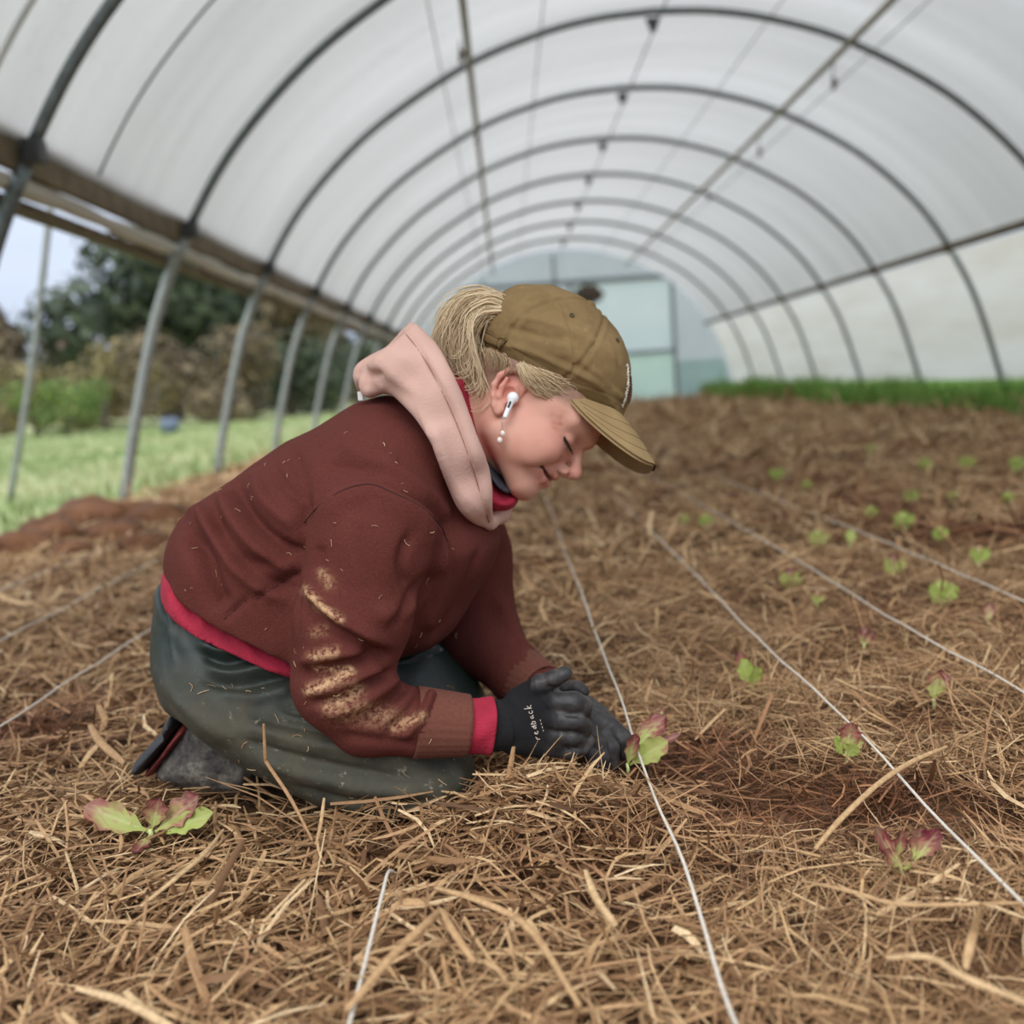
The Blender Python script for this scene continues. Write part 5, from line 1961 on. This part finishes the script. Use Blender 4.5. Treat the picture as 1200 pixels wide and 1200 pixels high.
# ------------------------------------------------------------------ hair
M_hair = Mat('blonde_hair')
M_hair.set(color=M_hair.ramp(M_hair.attr('tint').outputs['Fac'], [(0, srgb(132, 104, 76)), (0.45, srgb(190, 162, 122)), (1, srgb(234, 214, 178))]), rough=0.42, spec=0.5)
M_hair = M_hair.m
rg = np.random.default_rng(5)


def strands(name, guides, n, r, spread, wave, parent, npts=18, tint0=0.55, lens=(0.75, 1.0)):
    """hair strands blended between guide curves given as lists of (px, py, Y)"""
    Gd = [catmull(np.array([U(*q) for q in g]), npts) for g in guides]
    parts, tints = [], []
    for k in range(n):
        a = rg.uniform(0, len(Gd) - 1.001)
        i_ = int(a)
        f = a - i_
        C_ = Gd[i_] * (1 - f) + Gd[i_ + 1] * f
        t = np.linspace(0, 1, npts)
        o = rg.normal(0, 1, 3)
        C_ = C_ + o * spread * (0.35 + 0.65 * np.sin(np.pi * np.clip(t * 0.9 + 0.05, 0, 1)))[:, None]
        ph, fr = rg.uniform(0, 6.28), rg.uniform(1.2, 2.6)
        wv = wave * t * np.sin(ph + fr * 6.28 * t)
        C_ = C_ + wv[:, None] * ER + (wave * 0.6 * t * np.cos(ph + fr * 6.0 * t))[:, None] * EU
        e = int(npts * rg.uniform(*lens))
        C_ = C_[:max(e, 5)]
        rr = r * rg.uniform(0.7, 1.25) * np.linspace(1, 0.35, len(C_))
        v_, f_ = tube(C_, rr, 4, cap=False)
        parts.append((v_, f_))
        tints.append(np.full(len(v_), np.clip(rg.normal(tint0, 0.2), 0, 1)))
    me = npmesh(name, *join_np(parts))
    attr(me, 'tint', np.concatenate(tints))
    return link(name, me, M_hair, parent)


pony = Field((-0.14, 1.25, 0.42), (0.02, 1.40, 0.62), 0.0022)
pony.inflate(smooth_poly(pxz([(588, 350), (565, 346), (540, 352), (524, 372), (517, 402), (524, 428), (540, 450), (556, 468), (562, 450), (556, 425), (556, 402), (566, 385), (580, 372)], 1.32)), 1.32, 0.026, 0.022, 0)
V, Q = pony.mesh(2)
core = solid('ponytail', V, Q, M_hair, person, tint=np.clip(0.30 + 0.35 * fbm(V * np.array([3, 1, 1]), 60, 2, 6), 0, 1))
strands('hair_strands', [
    [(592, 352, 1.32), (572, 344, 1.315), (545, 346, 1.31), (522, 362, 1.305), (511, 390, 1.30), (512, 412, 1.30)],
    [(590, 352, 1.30), (568, 346, 1.295), (542, 354, 1.29), (524, 378, 1.288), (520, 408, 1.288), (535, 440, 1.285)],
    [(588, 356, 1.295), (566, 352, 1.288), (546, 366, 1.285), (534, 396, 1.283), (540, 430, 1.282), (556, 468, 1.28)],
    [(586, 362, 1.29), (568, 362, 1.285), (552, 380, 1.282), (546, 410, 1.28), (554, 442, 1.278), (572, 478, 1.275)],
    [(582, 372, 1.29), (570, 372, 1.286), (560, 388, 1.284), (556, 415, 1.282), (564, 450, 1.278), (574, 486, 1.272), (560, 494, 1.27)],
], 320, 0.00085, 0.0050, 0.0060, core, tint0=0.70)
strands('hair_strands', [
    [(588, 352, 1.33), (566, 344, 1.34), (540, 350, 1.345), (520, 372, 1.35), (514, 402, 1.35), (525, 430, 1.345)],
    [(588, 358, 1.34), (566, 358, 1.35), (546, 376, 1.355), (538, 406, 1.355), (546, 440, 1.35), (560, 470, 1.345)]], 80, 0.0009, 0.005, 0.004, core, tint0=0.5)
strands('stray_strand', [[(590, 360, 1.285), (562, 362, 1.278), (548, 375, 1.275), (551, 395, 1.272), (536, 415, 1.27), (520, 412, 1.272), (508, 402, 1.275)],
                         [(588, 366, 1.285), (556, 372, 1.276), (552, 400, 1.27), (566, 450, 1.268), (577, 476, 1.266), (566, 492, 1.265), (554, 494, 1.266)]], 26, 0.0009, 0.002, 0.003, core, tint0=0.85)
strands('loose_hair', [[(606, 428, 1.238), (614, 444, 1.236), (628, 460, 1.241), (648, 469, 1.250), (668, 470, 1.260)],
                       [(612, 426, 1.238), (622, 442, 1.236), (640, 456, 1.242), (662, 464, 1.252), (680, 466, 1.262)],
                       [(622, 430, 1.238), (636, 440, 1.240), (654, 450, 1.245), (672, 456, 1.254), (686, 460, 1.262)], [(640, 436, 1.240), (654, 444, 1.244), (670, 450, 1.250), (684, 456, 1.258)]], 240, 0.0006, 0.0022, 0.0060, head, tint0=0.68, lens=(0.45, 1.0))
strands('nape_hair', [[(566, 408, 1.262), (572, 422, 1.258), (574, 436, 1.258)], [(580, 412, 1.252), (586, 426, 1.250), (584, 440, 1.250)], [(596, 422, 1.246), (598, 432, 1.245), (592, 444, 1.245)]], 140, 0.0005, 0.003, 0.001, head, npts=7, tint0=0.22)

# ------------------------------------------------------------------ gloves
M_knit = simple('black_knit', (26, 25, 27), 0.95, 0.25, 200, bump=0.4, bscale=700)
M_glove = Mat('black_latex_palm')
_w = M_glove.attr('coat').outputs['Fac']
_nz = M_glove.noise(45, 5, 0.65)
M_glove.set(color=M_glove.mix(_w, srgb(26, 25, 27), M_glove.ramp(_nz, [(0.3, srgb(38, 37, 38)), (0.55, srgb(58, 56, 56)), (0.75, srgb(98, 92, 88))])),
            rough=M_glove.ramp(_w, [(0, (0.95, 0.95, 0.95)), (1, (0.5, 0.5, 0.5))]), spec=0.4)
M_glove.bump(M_glove.noise(160, 4), 0.25, 0.003)
M_glove = M_glove.m

# right hand, nearer: back of the hand to the camera, fingers curled into the soil
g = Field((-0.06, 1.09, 0.02), (0.125, 1.27, 0.20), 0.0014)
g.cone(U(566, 852, 1.163), U(602, 848, 1.172), 0.0285, 0.0275, 0)
g.inflate(smooth_poly(pxz([(592, 820), (612, 806), (632, 797), (652, 806), (666, 822), (671, 850), (668, 880), (640, 888), (612, 886), (590, 878)], 1.168)), 1.172, 0.024, 0.026, 0.012)
def finger(F, pts, rad, k=0.0028):
    F.chain([U(*p) for p in pts], rad, k)
finger(g, [(642, 822, 1.160), (672, 823, 1.158), (682, 827, 1.166), (682, 842, 1.184)], [0.0125, 0.0128, 0.0122, 0.0105])          # index
finger(g, [(645, 842, 1.154), (674, 846, 1.153), (684, 853, 1.164), (680, 866, 1.184)], [0.0122, 0.0118, 0.0110, 0.010])           # middle
finger(g, [(644, 860, 1.157), (672, 864, 1.156), (684, 869, 1.168), (678, 880, 1.186)], [0.0115, 0.0108, 0.0102, 0.0095])          # ring
finger(g, [(640, 876, 1.163), (664, 882, 1.162), (683, 877, 1.163), (691, 868, 1.170)], [0.0105, 0.0092, 0.0080, 0.0070])          # little
finger(g, [(612, 818, 1.172), (632, 803, 1.160), (648, 796, 1.158), (662, 789, 1.162)], [0.015, 0.0120, 0.0102, 0.0088], 0.004)    # thumb
# wrinkles where the fingers bend
for p_, r_ in (((658, 846, 1.140), 0.004), ((660, 868, 1.144), 0.004), ((655, 832, 1.146), 0.0035)):
    pass
V, Q = g.mesh(1)
V = V + normals(V, Q) * (fbm(V, 55, 3, 3) * 0.0012)[:, None]
px, py = proj(V)
coat = 1 / (1 + np.exp(-(px - (642 + 8 * np.sin((py - 800) / 22) - np.clip(812 - py, 0, 30) * 0.8)) / 2.0))
coat = np.maximum(coat, np.clip((810 - py) / 8, 0, 1) * (px > 622))
V = folds(V, Q, [([(628, 800), (632, 815), (642, 826), (650, 845), (652, 875)], 2.0, 0.0012), ([(660, 838), (672, 838), (682, 840)], 2.2, -0.002), ([(662, 857), (674, 858), (684, 862)], 2.0, -0.002),
                 ([(660, 874), (672, 876), (682, 872)], 1.8, -0.0018), ([(652, 830), (656, 845), (656, 862)], 3, -0.0015), ([(640, 805), (652, 806), (664, 802)], 2.5, -0.002)])
rglove = solid('glove', V, Q, M_glove, person, coat=coat)
rglove['label'] = 'black coated work glove on the nearer hand'
sleeve_ring('knit_wrist', U(556, 852, 1.162), U(596, 849, 1.170), 0.0300, 0.0292, M_knit, ribs=30, parent=rglove)
# white script lettering along the back of the hand, reading upwards
M_print = simple('pale_print', (206, 192, 178), 0.7, 0.08)
GV, GQ = V, Q


def on_glove(pts):
    return surf_line(GV, GQ, pts, 1.2, 0.0006, 14)


GL = {'r': [[(0, 0), (.15, .55), (.2, .35), (.5, .6)]],
      'e': [[(0, .3), (.45, .38), (.35, .62), (.12, .55), (.05, .2), (.25, 0), (.5, .1)]],
      'd': [[(.45, .5), (.2, .6), (.02, .3), (.15, .02), (.38, .15), (.5, .55), (.62, 1.15), (.5, .3), (.55, 0)]],
      'b': [[(0, 0), (.15, 1.15), (.1, .4), (.35, .6), (.5, .35), (.35, .02), (.1, .05)]],
      'a': [[(.45, .5), (.2, .6), (.02, .3), (.15, .02), (.38, .15), (.48, .55), (.5, 0), (.6, .08)]],
      'c': [[(.45, .5), (.22, .6), (.03, .3), (.2, .0), (.48, .12)]],
      'k': [[(0, 0), (.18, 1.15)], [(.5, .62), (.1, .3), (.5, 0)]]}
ox, oy = 633.0, 866.0
ux, uy = -0.26, -0.966      # writing direction (upwards along the hand)
vx, vy = -0.966, 0.26       # letter height direction
vx, vy = vx, vy
sc_ = 8.0
adv = 0.0
for ch in 'redback':
    for stroke in GL[ch]:
        st_ = catmull(np.array([(x, y) for x, y in stroke]), 10)
        P_ = [(ox + ux * (adv + x * 0.95) * sc_ + vx * y * sc_ * 1.0, oy + uy * (adv + x * 0.95) * sc_ + vy * y * sc_ * 1.0) for x, y in st_]
        link('script_letter', npmesh('script_letter', *tube(on_glove(P_), 0.00055, 4)), M_print, rglove)
    adv += 0.78
P_ = [(637 - k * 0.27, 857 - k * 1.0) for k in range(18)]
for a_ in (0, 4, 8, 12):
    link('small_print', npmesh('small_print', *tube(on_glove(P_[a_:a_ + 3]), 0.0005, 4)), M_print, rglove)

# left hand, behind, fingers reaching down to the seedling
g = Field((0.0, 1.16, -0.02), (0.19, 1.40, 0.20), 0.0015)
g.cone(U(628, 806, 1.366), U(655, 826, 1.335), 0.029, 0.028, 0)
g.cone(U(655, 826, 1.335), U(690, 846, 1.29), 0.028, 0.027, 0.015)
g.cone(U(668, 838, 1.30), U(700, 856, 1.262), 0.022, 0.021, 0.012)
finger(g, [(692, 838, 1.265), (716, 853, 1.252), (729, 868, 1.245), (733, 884, 1.243)], [0.0120, 0.0118, 0.0108, 0.0092])
finger(g, [(690, 848, 1.245), (707, 862, 1.228), (715, 878, 1.222), (717, 894, 1.222)], [0.0120, 0.0118, 0.0112, 0.0095])
finger(g, [(688, 858, 1.232), (700, 872, 1.214), (706, 888, 1.210), (704, 900, 1.212)], [0.0115, 0.0110, 0.0102, 0.009])
finger(g, [(684, 868, 1.225), (692, 884, 1.206), (694, 898, 1.203)], [0.0105, 0.0095, 0.0085])
finger(g, [(676, 818, 1.30), (704, 838, 1.292), (728, 862, 1.275), (746, 884, 1.262), (749, 894, 1.258)], [0.0125, 0.0118, 0.0112, 0.0100, 0.0085])
V, Q = g.mesh(1)
V = V + normals(V, Q) * (fbm(V, 55, 3, 13) * 0.0014)[:, None]
lglove = solid('glove', V, Q, M_glove, person, coat=np.ones(len(V)) * 0.9)
lglove['label'] = 'black coated work glove on the far hand, fingers in the straw'
finger_tip = U(670, 806, 1.20)
gt = Field(finger_tip - 0.03, finger_tip + 0.03, 0.0012)
gt.chain([U(664, 806, 1.215), U(676, 806, 1.205), U(683, 810, 1.20)], [0.0095, 0.0092, 0.008], 0)
V, Q = gt.mesh(1)
solid('fingertip', V, Q, M_glove, lglove, coat=np.ones(len(V)) * 0.8)

M_seam = simple('maroon_seam', (60, 29, 26), 0.95, 0.1)
for L_ in ([(357, 612), (375, 591), (405, 573), (435, 567), (461, 578), (495, 594), (517, 617), (524, 634)], [(300, 702), (325, 686), (348, 669)], [(262, 726), (276, 714), (290, 702)]):
    link('seam', npmesh('seam', *tube(surf_line(JV, JQ, L_, 1.2, 0.0002), 0.0008, 5)), M_seam, jumper)

# pale plastic bag edge tucked under the jumper
bagp = np.array([U(x, y, Y) for x, y, Y in ((455, 780, 1.36), (480, 772, 1.345), (500, 762, 1.335), (512, 752, 1.33), (520, 762, 1.345), (508, 768, 1.36), (488, 776, 1.37), (462, 786, 1.375))])
bm = bmesh.new()
vv_ = [bm.verts.new(p_) for p_ in bagp]
bm.faces.new([vv_[0], vv_[1], vv_[6], vv_[7]])
bm.faces.new([vv_[1], vv_[2], vv_[5], vv_[6]])
bm.faces.new([vv_[2], vv_[3], vv_[4], vv_[5]])
bmesh.ops.solidify(bm, geom=bm.faces[:], thickness=0.003)
bmesh.ops.subdivide_edges(bm, edges=bm.edges[:], cuts=2, use_grid_fill=True)
me = bpy.data.meshes.new('bib_lining')
bm.to_mesh(me)
bm.free()
link('bib_lining', me, simple('pale_grey_lining', (150, 154, 156), 0.4, 0.2, 60), person)

# bits of straw clinging to the jumper and trousers
deps = bpy.context.evaluated_depsgraph_get()


def cling(name, obj_name, n, box, seed, parent, lmin=0.004, lmax=0.014):
    ob = [o for o in person.children if o.name.startswith(obj_name)][0]
    co = np.empty(len(ob.data.vertices) * 3, np.float32)
    ob.data.vertices.foreach_get('co', co)
    no = np.empty(len(ob.data.vertices) * 3, np.float32)
    ob.data.vertices.foreach_get('normal', no)
    co, no = co.reshape(-1, 3), no.reshape(-1, 3)
    qx, qy = proj(co)
    facing = ((CO - co) * no).sum(1) > 0
    sel = np.where((qx > box[0]) & (qx < box[2]) & (qy > box[1]) & (qy < box[3]) & facing)[0]
    r_ = np.random.default_rng(seed)
    parts, tints = [], []
    for k_ in r_.choice(sel, n):
        c_, n_ = co[k_].astype(float), no[k_].astype(float)
        t_ = np.cross(n_, r_.normal(0, 1, 3))
        t_ /= np.linalg.norm(t_)
        b_ = np.cross(n_, t_)
        L_ = r_.uniform(lmin, lmax)
        P_ = np.array([c_ - t_ * L_ / 2 + n_ * 0.001, c_ + b_ * L_ * r_.uniform(-.25, .25) + n_ * 0.002, c_ + t_ * L_ / 2 + n_ * 0.0012])
        v_, f_ = tube(catmull(P_, 5), r_.uniform(0.0002, 0.0005), 4, cap=False)
        parts.append((v_, f_))
        tints.append(np.full(len(v_), r_.uniform(0.5, 1)))
    me = npmesh(name, *join_np(parts))
    attr(me, 'tint', np.concatenate(tints))
    attr(me, 'wet', 0 * np.concatenate(tints))
    o_ = link(name, me, M_straw, parent)
    o_['kind'] = 'stuff'
    return o_


cling('straw_flecks', 'jumper', 60, (205, 500, 540, 875), 3, person, 0.002, 0.010)
cling('straw_flecks', 'trousers', 90, (215, 800, 550, 950), 4, person, 0.003, 0.014)

# ------------------------------------------------------------------ lettuce seedlings
def leaf_material(name):
    M = Mat(name)
    t = M.attr('red').outputs['Fac']
    v = M.attr('vein').outputs['Fac']
    nz = M.noise(60, 4, 0.6)
    c = M.ramp(t, [(0.0, srgb(184, 208, 100)), (0.40, srgb(198, 200, 122)), (0.62, srgb(184, 128, 104)), (0.85, srgb(158, 72, 82)), (1.0, srgb(124, 44, 62))])
    c = M.mix(M.ramp(nz, [(0.35, (0, 0, 0)), (0.75, (0.35, 0.35, 0.35))]), c, srgb(206, 196, 140))
    c = M.mix(v, c, srgb(222, 226, 168))
    M.set(color=c, rough=0.45, spec=0.4)
    M.bump(M.noise(90, 3), 0.3, 0.004)
    tr = M.new('ShaderNodeBsdfTranslucent')
    M.l(c, tr.inputs['Color'])
    mx = M.new('ShaderNodeMixShader')
    mx.inputs[0].default_value = 0.3
    M.l(M.bsdf.outputs[0], mx.inputs[1])
    M.l(tr.outputs[0], mx.inputs[2])
    M.l(mx.outputs[0], M.out.inputs['Surface'])
    return M.m


M_leaf = leaf_material('lettuce_leaf')
M_stem = simple('pale_stem', (196, 206, 140), 0.6, 0.1)


def leaf_mesh(base, tip, up, width, curl, red, seed, cup=0.25, n=15, m=11):
    """a thin crinkled lettuce leaf with a stalk, a midrib and a wavy rim"""
    r_ = np.random.default_rng(seed)
    base, tip = np.asarray(base, float), np.asarray(tip, float)
    ax = tip - base
    L = np.linalg.norm(ax)
    ax /= L
    s = _n(np.cross(ax, up))
    nn = np.cross(s, ax)
    V, rd, vn = [], [], []
    ph = r_.uniform(0, 6.28, 4)
    for i in range(n):
        t = i / (n - 1)
        w = width * (0.10 + 0.90 * np.clip((t - 0.12) / 0.35, 0, 1) ** 0.8) * (1 - np.clip((t - 0.62) / 0.38, 0, 1) ** 2.2) ** 0.55 if t < 1 else width * 0.05
        c = base + ax * (L * t) + nn * (curl * L * (t ** 2))
        for j in range(m):
            u = -1 + 2 * j / (m - 1)
            ruff = abs(u) ** 2.5 * t
            wob = 0.16 * math.sin(5 * math.pi * t + ph[0] + (2 if u > 0 else 0)) + 0.10 * math.sin(11 * math.pi * t + ph[1] + u)
            lob = 1 + 0.16 * math.sin(7 * math.pi * t + ph[2] + (1.7 if u > 0 else 0)) * (abs(u) > 0.7)
            p = c + s * (u * w * lob) + nn * (cup * w * u * u + wob * w * ruff) + nn * (-0.03 * width * math.exp(-(u / 0.12) ** 2))
            V.append(p)
            rd.append(np.clip(red * (0.15 + 1.15 * t ** 1.2 + 0.35 * abs(u) ** 3) + 0.12 * r_.normal(), 0, 1))
            vn.append(0.75 * math.exp(-(u / 0.10) ** 2) * (1 - 0.8 * t) + 0.25 * math.exp(-((u * 3 - (t * 9) % 1.6) / 0.2) ** 2) * (abs(u) > 0.1))
    V = np.array(V)
    i = np.arange(n - 1)[:, None] * m
    j = np.arange(m - 1)[None]
    Fq = np.stack([i + j, i + j + 1, i + m + j + 1, i + m + j], -1).reshape(-1, 4)
    K = len(V)
    N = normals(V, Fq)
    V2 = np.vstack([V + N * 0.0003, V - N * 0.0003])
    Fq2 = np.vstack([Fq, Fq[:, ::-1] + K])
    me = npmesh('leaf', V2, Fq2)
    attr(me, 'red', np.array(rd + rd))
    attr(me, 'vein', np.array(vn + vn))
    return me


def seedling(lab, leaves, group='lettuce seedlings in the bed'):
    """leaves: (base px, tip px, Y of base, Y of tip, width px, curl, red)"""
    b0 = leaves[0]
    root = empty('lettuce_seedling', U(b0[0][0], b0[0][1], b0[2]))
    for k, (b, t, Yb, Yt, w, curl, red) in enumerate(leaves):
        B, T_ = U(*b, Yb), U(*t, Yt)
        up = _n(-EF + 0.6 * EU + 0.3 * math.sin(k * 2.1) * ER)
        me = leaf_mesh(B, T_, up, w * Yb / FPX, curl, red, abs(hash(lab)) % 1000 + k if False else (len(lab) * 31 + k * 7 + int(b[0])), 0.22 + 0.1 * math.sin(k * 1.7))
        link('leaf', me, M_leaf, root)
    B0 = U(*leaves[0][0], leaves[0][2])
    w0_ = 0.10 * leaves[0][4] * leaves[0][2] / FPX + 0.001
    link('stem', npmesh('stem', *tube(np.array([B0 + np.array([0, 0, 0.004]), B0 + np.array([0.001, 0, -0.004]), B0 + np.array([0, 0, -0.010])]), [w0_, w0_ * 1.2, w0_], 6)), M_stem, root)
    tag(root, lab, 'lettuce', group)


def ybase(px, py, z=0.02):
    return float(G(px, py, z)[1])


# the big one beside the boot
Yb = ybase(178, 975)
seedling('red-edged lettuce seedling with four leaves lying in straw by the boot', [
    ((176, 975), (98, 944), Yb, Yb - 0.01, 17, -0.12, 0.55), ((178, 972), (187, 934), Yb, Yb, 14, 0.05, 0.8), ((182, 975), (236, 934), Yb, Yb + 0.01, 17, 0.10, 0.85),
    ((176, 978), (158, 1004), Yb - 0.005, Yb - 0.05, 9, 0.1, 1.0), ((184, 978), (250, 952), Yb, Yb - 0.01, 12, 0.0, 0.2)])
# the one being planted
seedling('lettuce seedling held between the gloved fingers', [
    ((735, 898), (746, 858), 1.205, 1.19, 8, 0.06, 0.75), ((738, 896), (783, 868), 1.21, 1.20, 14, 0.05, 0.35), ((742, 880), (778, 838), 1.225, 1.22, 13, -0.12, 0.75), ((748, 880), (797, 862), 1.22, 1.23, 5, 0.1, 0.9)])
Yb = ybase(990, 890)
seedling('lettuce seedling touching the string with one reddish tip', [
    ((992, 884), (997, 846), Yb, Yb, 12, 0.05, 0.75), ((988, 884), (974, 866), Yb, Yb - .01, 9, 0.1, 0.1), ((996, 884), (1012, 858), Yb, Yb, 8, 0.1, 0.6), ((992, 886), (1004, 872), Yb - .01, Yb - .02, 9, 0.1, 0.1)])
Yb = ybase(1062, 1015)
seedling('purple-leaved lettuce seedling near the lower right corner', [
    ((1055, 1018), (1022, 968), Yb, Yb, 10, 0.08, 0.95), ((1052, 1005), (1056, 972), Yb + .01, Yb + .01, 9, 0.05, 0.95), ((1058, 1018), (1037, 996), Yb, Yb - .01, 9, 0.0, 0.7), ((1072, 1008), (1100, 972), Yb, Yb, 13, 0.08, 1.0), ((1070, 1006), (1078, 970), Yb, Yb + .01, 11, 0.05, 1.0), ((1058, 1016), (1068, 1020), Yb - .01, Yb - .03, 8, 0.1, 0.4)])
Yb = ybase(878, 806)
seedling('bright green lettuce seedling with a pink scrap of leaf beside it', [((880, 806), (868, 772), Yb, Yb, 10, 0.05, 0.15), ((884, 806), (884, 780), Yb, Yb - .01, 9, 0.08, 0.1), ((876, 800), (866, 764), Yb + .01, Yb + .02, 7, 0.05, 0.7), ((896, 806), (904, 797), Yb, Yb, 5, 0.1, 0.95)])
Yb = ybase(1096, 822)
seedling('lettuce seedling with one tall pink tipped leaf at the right', [((1094, 822), (1098, 788), Yb, Yb, 12, 0.06, 0.55), ((1096, 812), (1106, 786), Yb, Yb + .01, 10, 0.1, 0.85)])
# the rows further back
rows = [
    (925, 690, 26, 0.35, 'blurred lettuce seedling left of the second string, with reddish leaves'), (957, 640, 22, 0.3, 'blurred pale lettuce seedling in the row above the second string, left of two'),
    (996, 640, 20, 0.0, 'narrow upright lettuce seedling in the row above the second string, right of two'), (1046, 674, 26, 0.35, 'lettuce seedling between the two far right strings'),
    (1102, 710, 32, 0.1, 'tall pale green lettuce seedling with three leaves at the right'), (1158, 730, 24, 0.75, 'lettuce seedling with a red upper leaf near the right edge'),
    (1146, 660, 22, 0.0, 'bright lime lettuce seedling by the far right string'), (1100, 634, 18, 0.0, 'small lime lettuce seedling above the far right string'),
    (1057, 622, 24, 0.0, 'wide green lettuce seedling where the far right string begins'), (1066, 588, 16, 0.0, 'small pale lettuce seedling in the third row back'),
    (1020, 608, 16, 0.0, 'tiny lime lettuce seedling beside a wide green one'), (957, 708, 18, 0.5, 'small lettuce seedling with an orange tip under the second string'),
    (1012, 756, 22, 0.95, 'reddish wilted lettuce seedling flat in the straw'), (826, 618, 16, 0.1, 'lettuce seedling left of the first string far back, right of a pair'),
    (802, 616, 14, 0.2, 'lettuce seedling left of the first string far back, left of a pair'), (909, 562, 16, 0.0, 'faint pale lettuce seedling far back in the middle of the bed'),
    (944, 574, 12, 0.0, 'tiny faint lettuce seedling far back beside a paler one'), (1083, 552, 16, 0.0, 'faint lettuce seedling far back at the right, left of two'),
    (1131, 550, 18, 0.0, 'faint lettuce seedling far back at the right, right of two'), (1190, 552, 18, 0.0, 'faint lettuce seedling far back at the right picture edge'),
    (822, 694, 12, 0.95, 'small red lettuce seedling beside the string next to the hands'), (1115, 586, 12, 0.0, 'tiny lime lettuce seedling in the third row back near the right edge'),
    (1180, 590, 14, 0.05, 'small lime lettuce seedling in the third row back at the right edge'), (1020, 532, 12, 0.0, 'tiny far lettuce seedling in the rearmost row'),
    (858, 588, 12, 0.9, 'small reddish lettuce seedling far back behind the cap brim'), (775, 838, 9, 0.95, 'scrap of red lettuce leaf in the straw behind the hands')]
for k, (x_, y_, s_, red_, lab_) in enumerate(rows):
    Yb = ybase(x_, y_)
    h_ = s_ * 0.95
    lv = [((x_, y_), (x_ - 0.45 * s_, y_ - h_ * 0.8), Yb, Yb - 0.01, s_ * 0.30, 0.08, red_), ((x_ + 1, y_), (x_ + 0.5 * s_, y_ - h_ * 0.85), Yb, Yb, s_ * 0.28, 0.1, red_ * 1.1),
          ((x_, y_), (x_ + 0.05 * s_, y_ - h_), Yb, Yb + 0.02, s_ * 0.30, 0.05, red_ + (0.5 if k % 3 == 0 else 0.1))]
    if k in (2, 5, 25):
        lv = lv[2:]
    seedling(lab_, lv)

# ------------------------------------------------------------------ stand-out straw stalks
def stalk(pts, w, lab, tint=0.8, flat=0.45):
    P = catmull(np.array([U(x, y, Y) for x, y, Y in pts]), 14)
    T_, N_, B_ = frames(P)
    a = np.linspace(0, 2 * math.pi, 8, endpoint=False)
    tw = np.linspace(0, 0.8, len(P))
    r = w * np.concatenate([np.linspace(0.7, 1, 4), np.ones(6), np.linspace(1, 0.6, 4)])
    V = []
    for k in range(len(P)):
        # broad face turned towards the sky and the viewer
        n1 = _n(np.cross(T_[k], np.array([0.15, -0.75, 0.65])))
        n2 = np.cross(T_[k], n1)
        c_, s_ = math.cos(tw[k] - 0.4), math.sin(tw[k] - 0.4)
        e1, e2 = n1 * c_ + n2 * s_, -n1 * s_ + n2 * c_
        V += [P[k] + e1 * math.cos(t) * r[k] + e2 * math.sin(t) * r[k] * flat for t in a]
    V = np.array(V)
    i = np.arange(len(P) - 1)[:, None] * 8
    j = np.arange(8)[None]
    Fq = np.stack([i + j, i + (j + 1) % 8, i + 8 + (j + 1) % 8, i + 8 + j], -1).reshape(-1, 4)
    me = npmesh('straw_stalk', V, Fq)
    attr(me, 'tint', np.full(len(V), tint))
    attr(me, 'wet', np.zeros(len(V)))
    o = link('straw_stalk', me, M_straw)
    tag(o, lab, 'straw stalk', 'stand-out straw stalks')


def gs(x, y, z=0.05):
    return (x, y, float(G(x, y, z)[1]))


stalk([(309, 848, 1.085), (311, 885, 1.08), (314, 896, 1.08), (340, 935, 1.05), (366, 985, 1.01)], 0.0021, 'brown stalk leaning upright against the trouser leg', 0.45)
stalk([gs(955, 995), gs(985, 960, .06), gs(1030, 918, .065), gs(1070, 892, .06), gs(1110, 875, .055)], 0.0028, 'long tan stalk lying across the string at the lower right', 0.75)
stalk([gs(90, 1158), gs(140, 1172, .055), gs(185, 1195, .055), gs(215, 1215)], 0.0032, 'broad pale stalk at the bottom left edge', 0.9)
stalk([gs(165, 1062), gs(205, 1030, .06), gs(240, 1000, .06), gs(262, 972)], 0.0022, 'long thin straight stalk below the lettuce by the boot', 0.85)
stalk([gs(510, 1040), gs(560, 1055, .055), gs(620, 1088, .055), gs(680, 1180, .05)], 0.0030, 'broad bent straw blade in the bottom centre', 0.7)
stalk([gs(405, 1185), gs(455, 1125, .06), gs(500, 1082, .06), gs(518, 1066)], 0.0034, 'tan blade rising towards the right in the bottom centre', 0.65)
stalk([gs(518, 1066, .06), gs(530, 1090, .06), gs(556, 1128, .05)], 0.0032, 'tan blade that forms a peak with its neighbour in the bottom centre', 0.65)
stalk([gs(1150, 1060, .09), gs(1140, 1095, .06), gs(1131, 1135, .04)], 0.0038, 'short broad stub of straw standing up near the right edge', 0.75)
stalk([gs(1040, 1122), gs(1090, 1122, .06), gs(1130, 1145, .06), gs(1210, 1178, .05)], 0.0028, 'bent yellow blade along the bottom right edge', 0.85)
stalk([gs(106, 850, .06), gs(118, 870, .05), gs(146, 895, .04)], 0.0055, 'wide orange brown husk left of the boot', 0.6)
stalk([gs(686, 1020, .06), gs(700, 1055, .05), gs(722, 1085, .04)], 0.0036, 'broad yellow blade beside the string near the bottom', 0.85)
stalk([gs(380, 935, .07), gs(376, 965, .05), gs(370, 990, .04)], 0.002, 'short straight stalk sticking up in front of the shin', 0.75)
stalk([gs(602, 875, .10), gs(597, 905, .07), gs(590, 925, .05)], 0.0032, 'stubby brown stalk standing in front of the glove', 0.6)
stalk([gs(940, 1032, .05), gs(1000, 1045, .06), gs(1060, 1060, .055), gs(1200, 1058, .05)], 0.0018, 'long thin stalk under the purple lettuce seedling', 0.7)
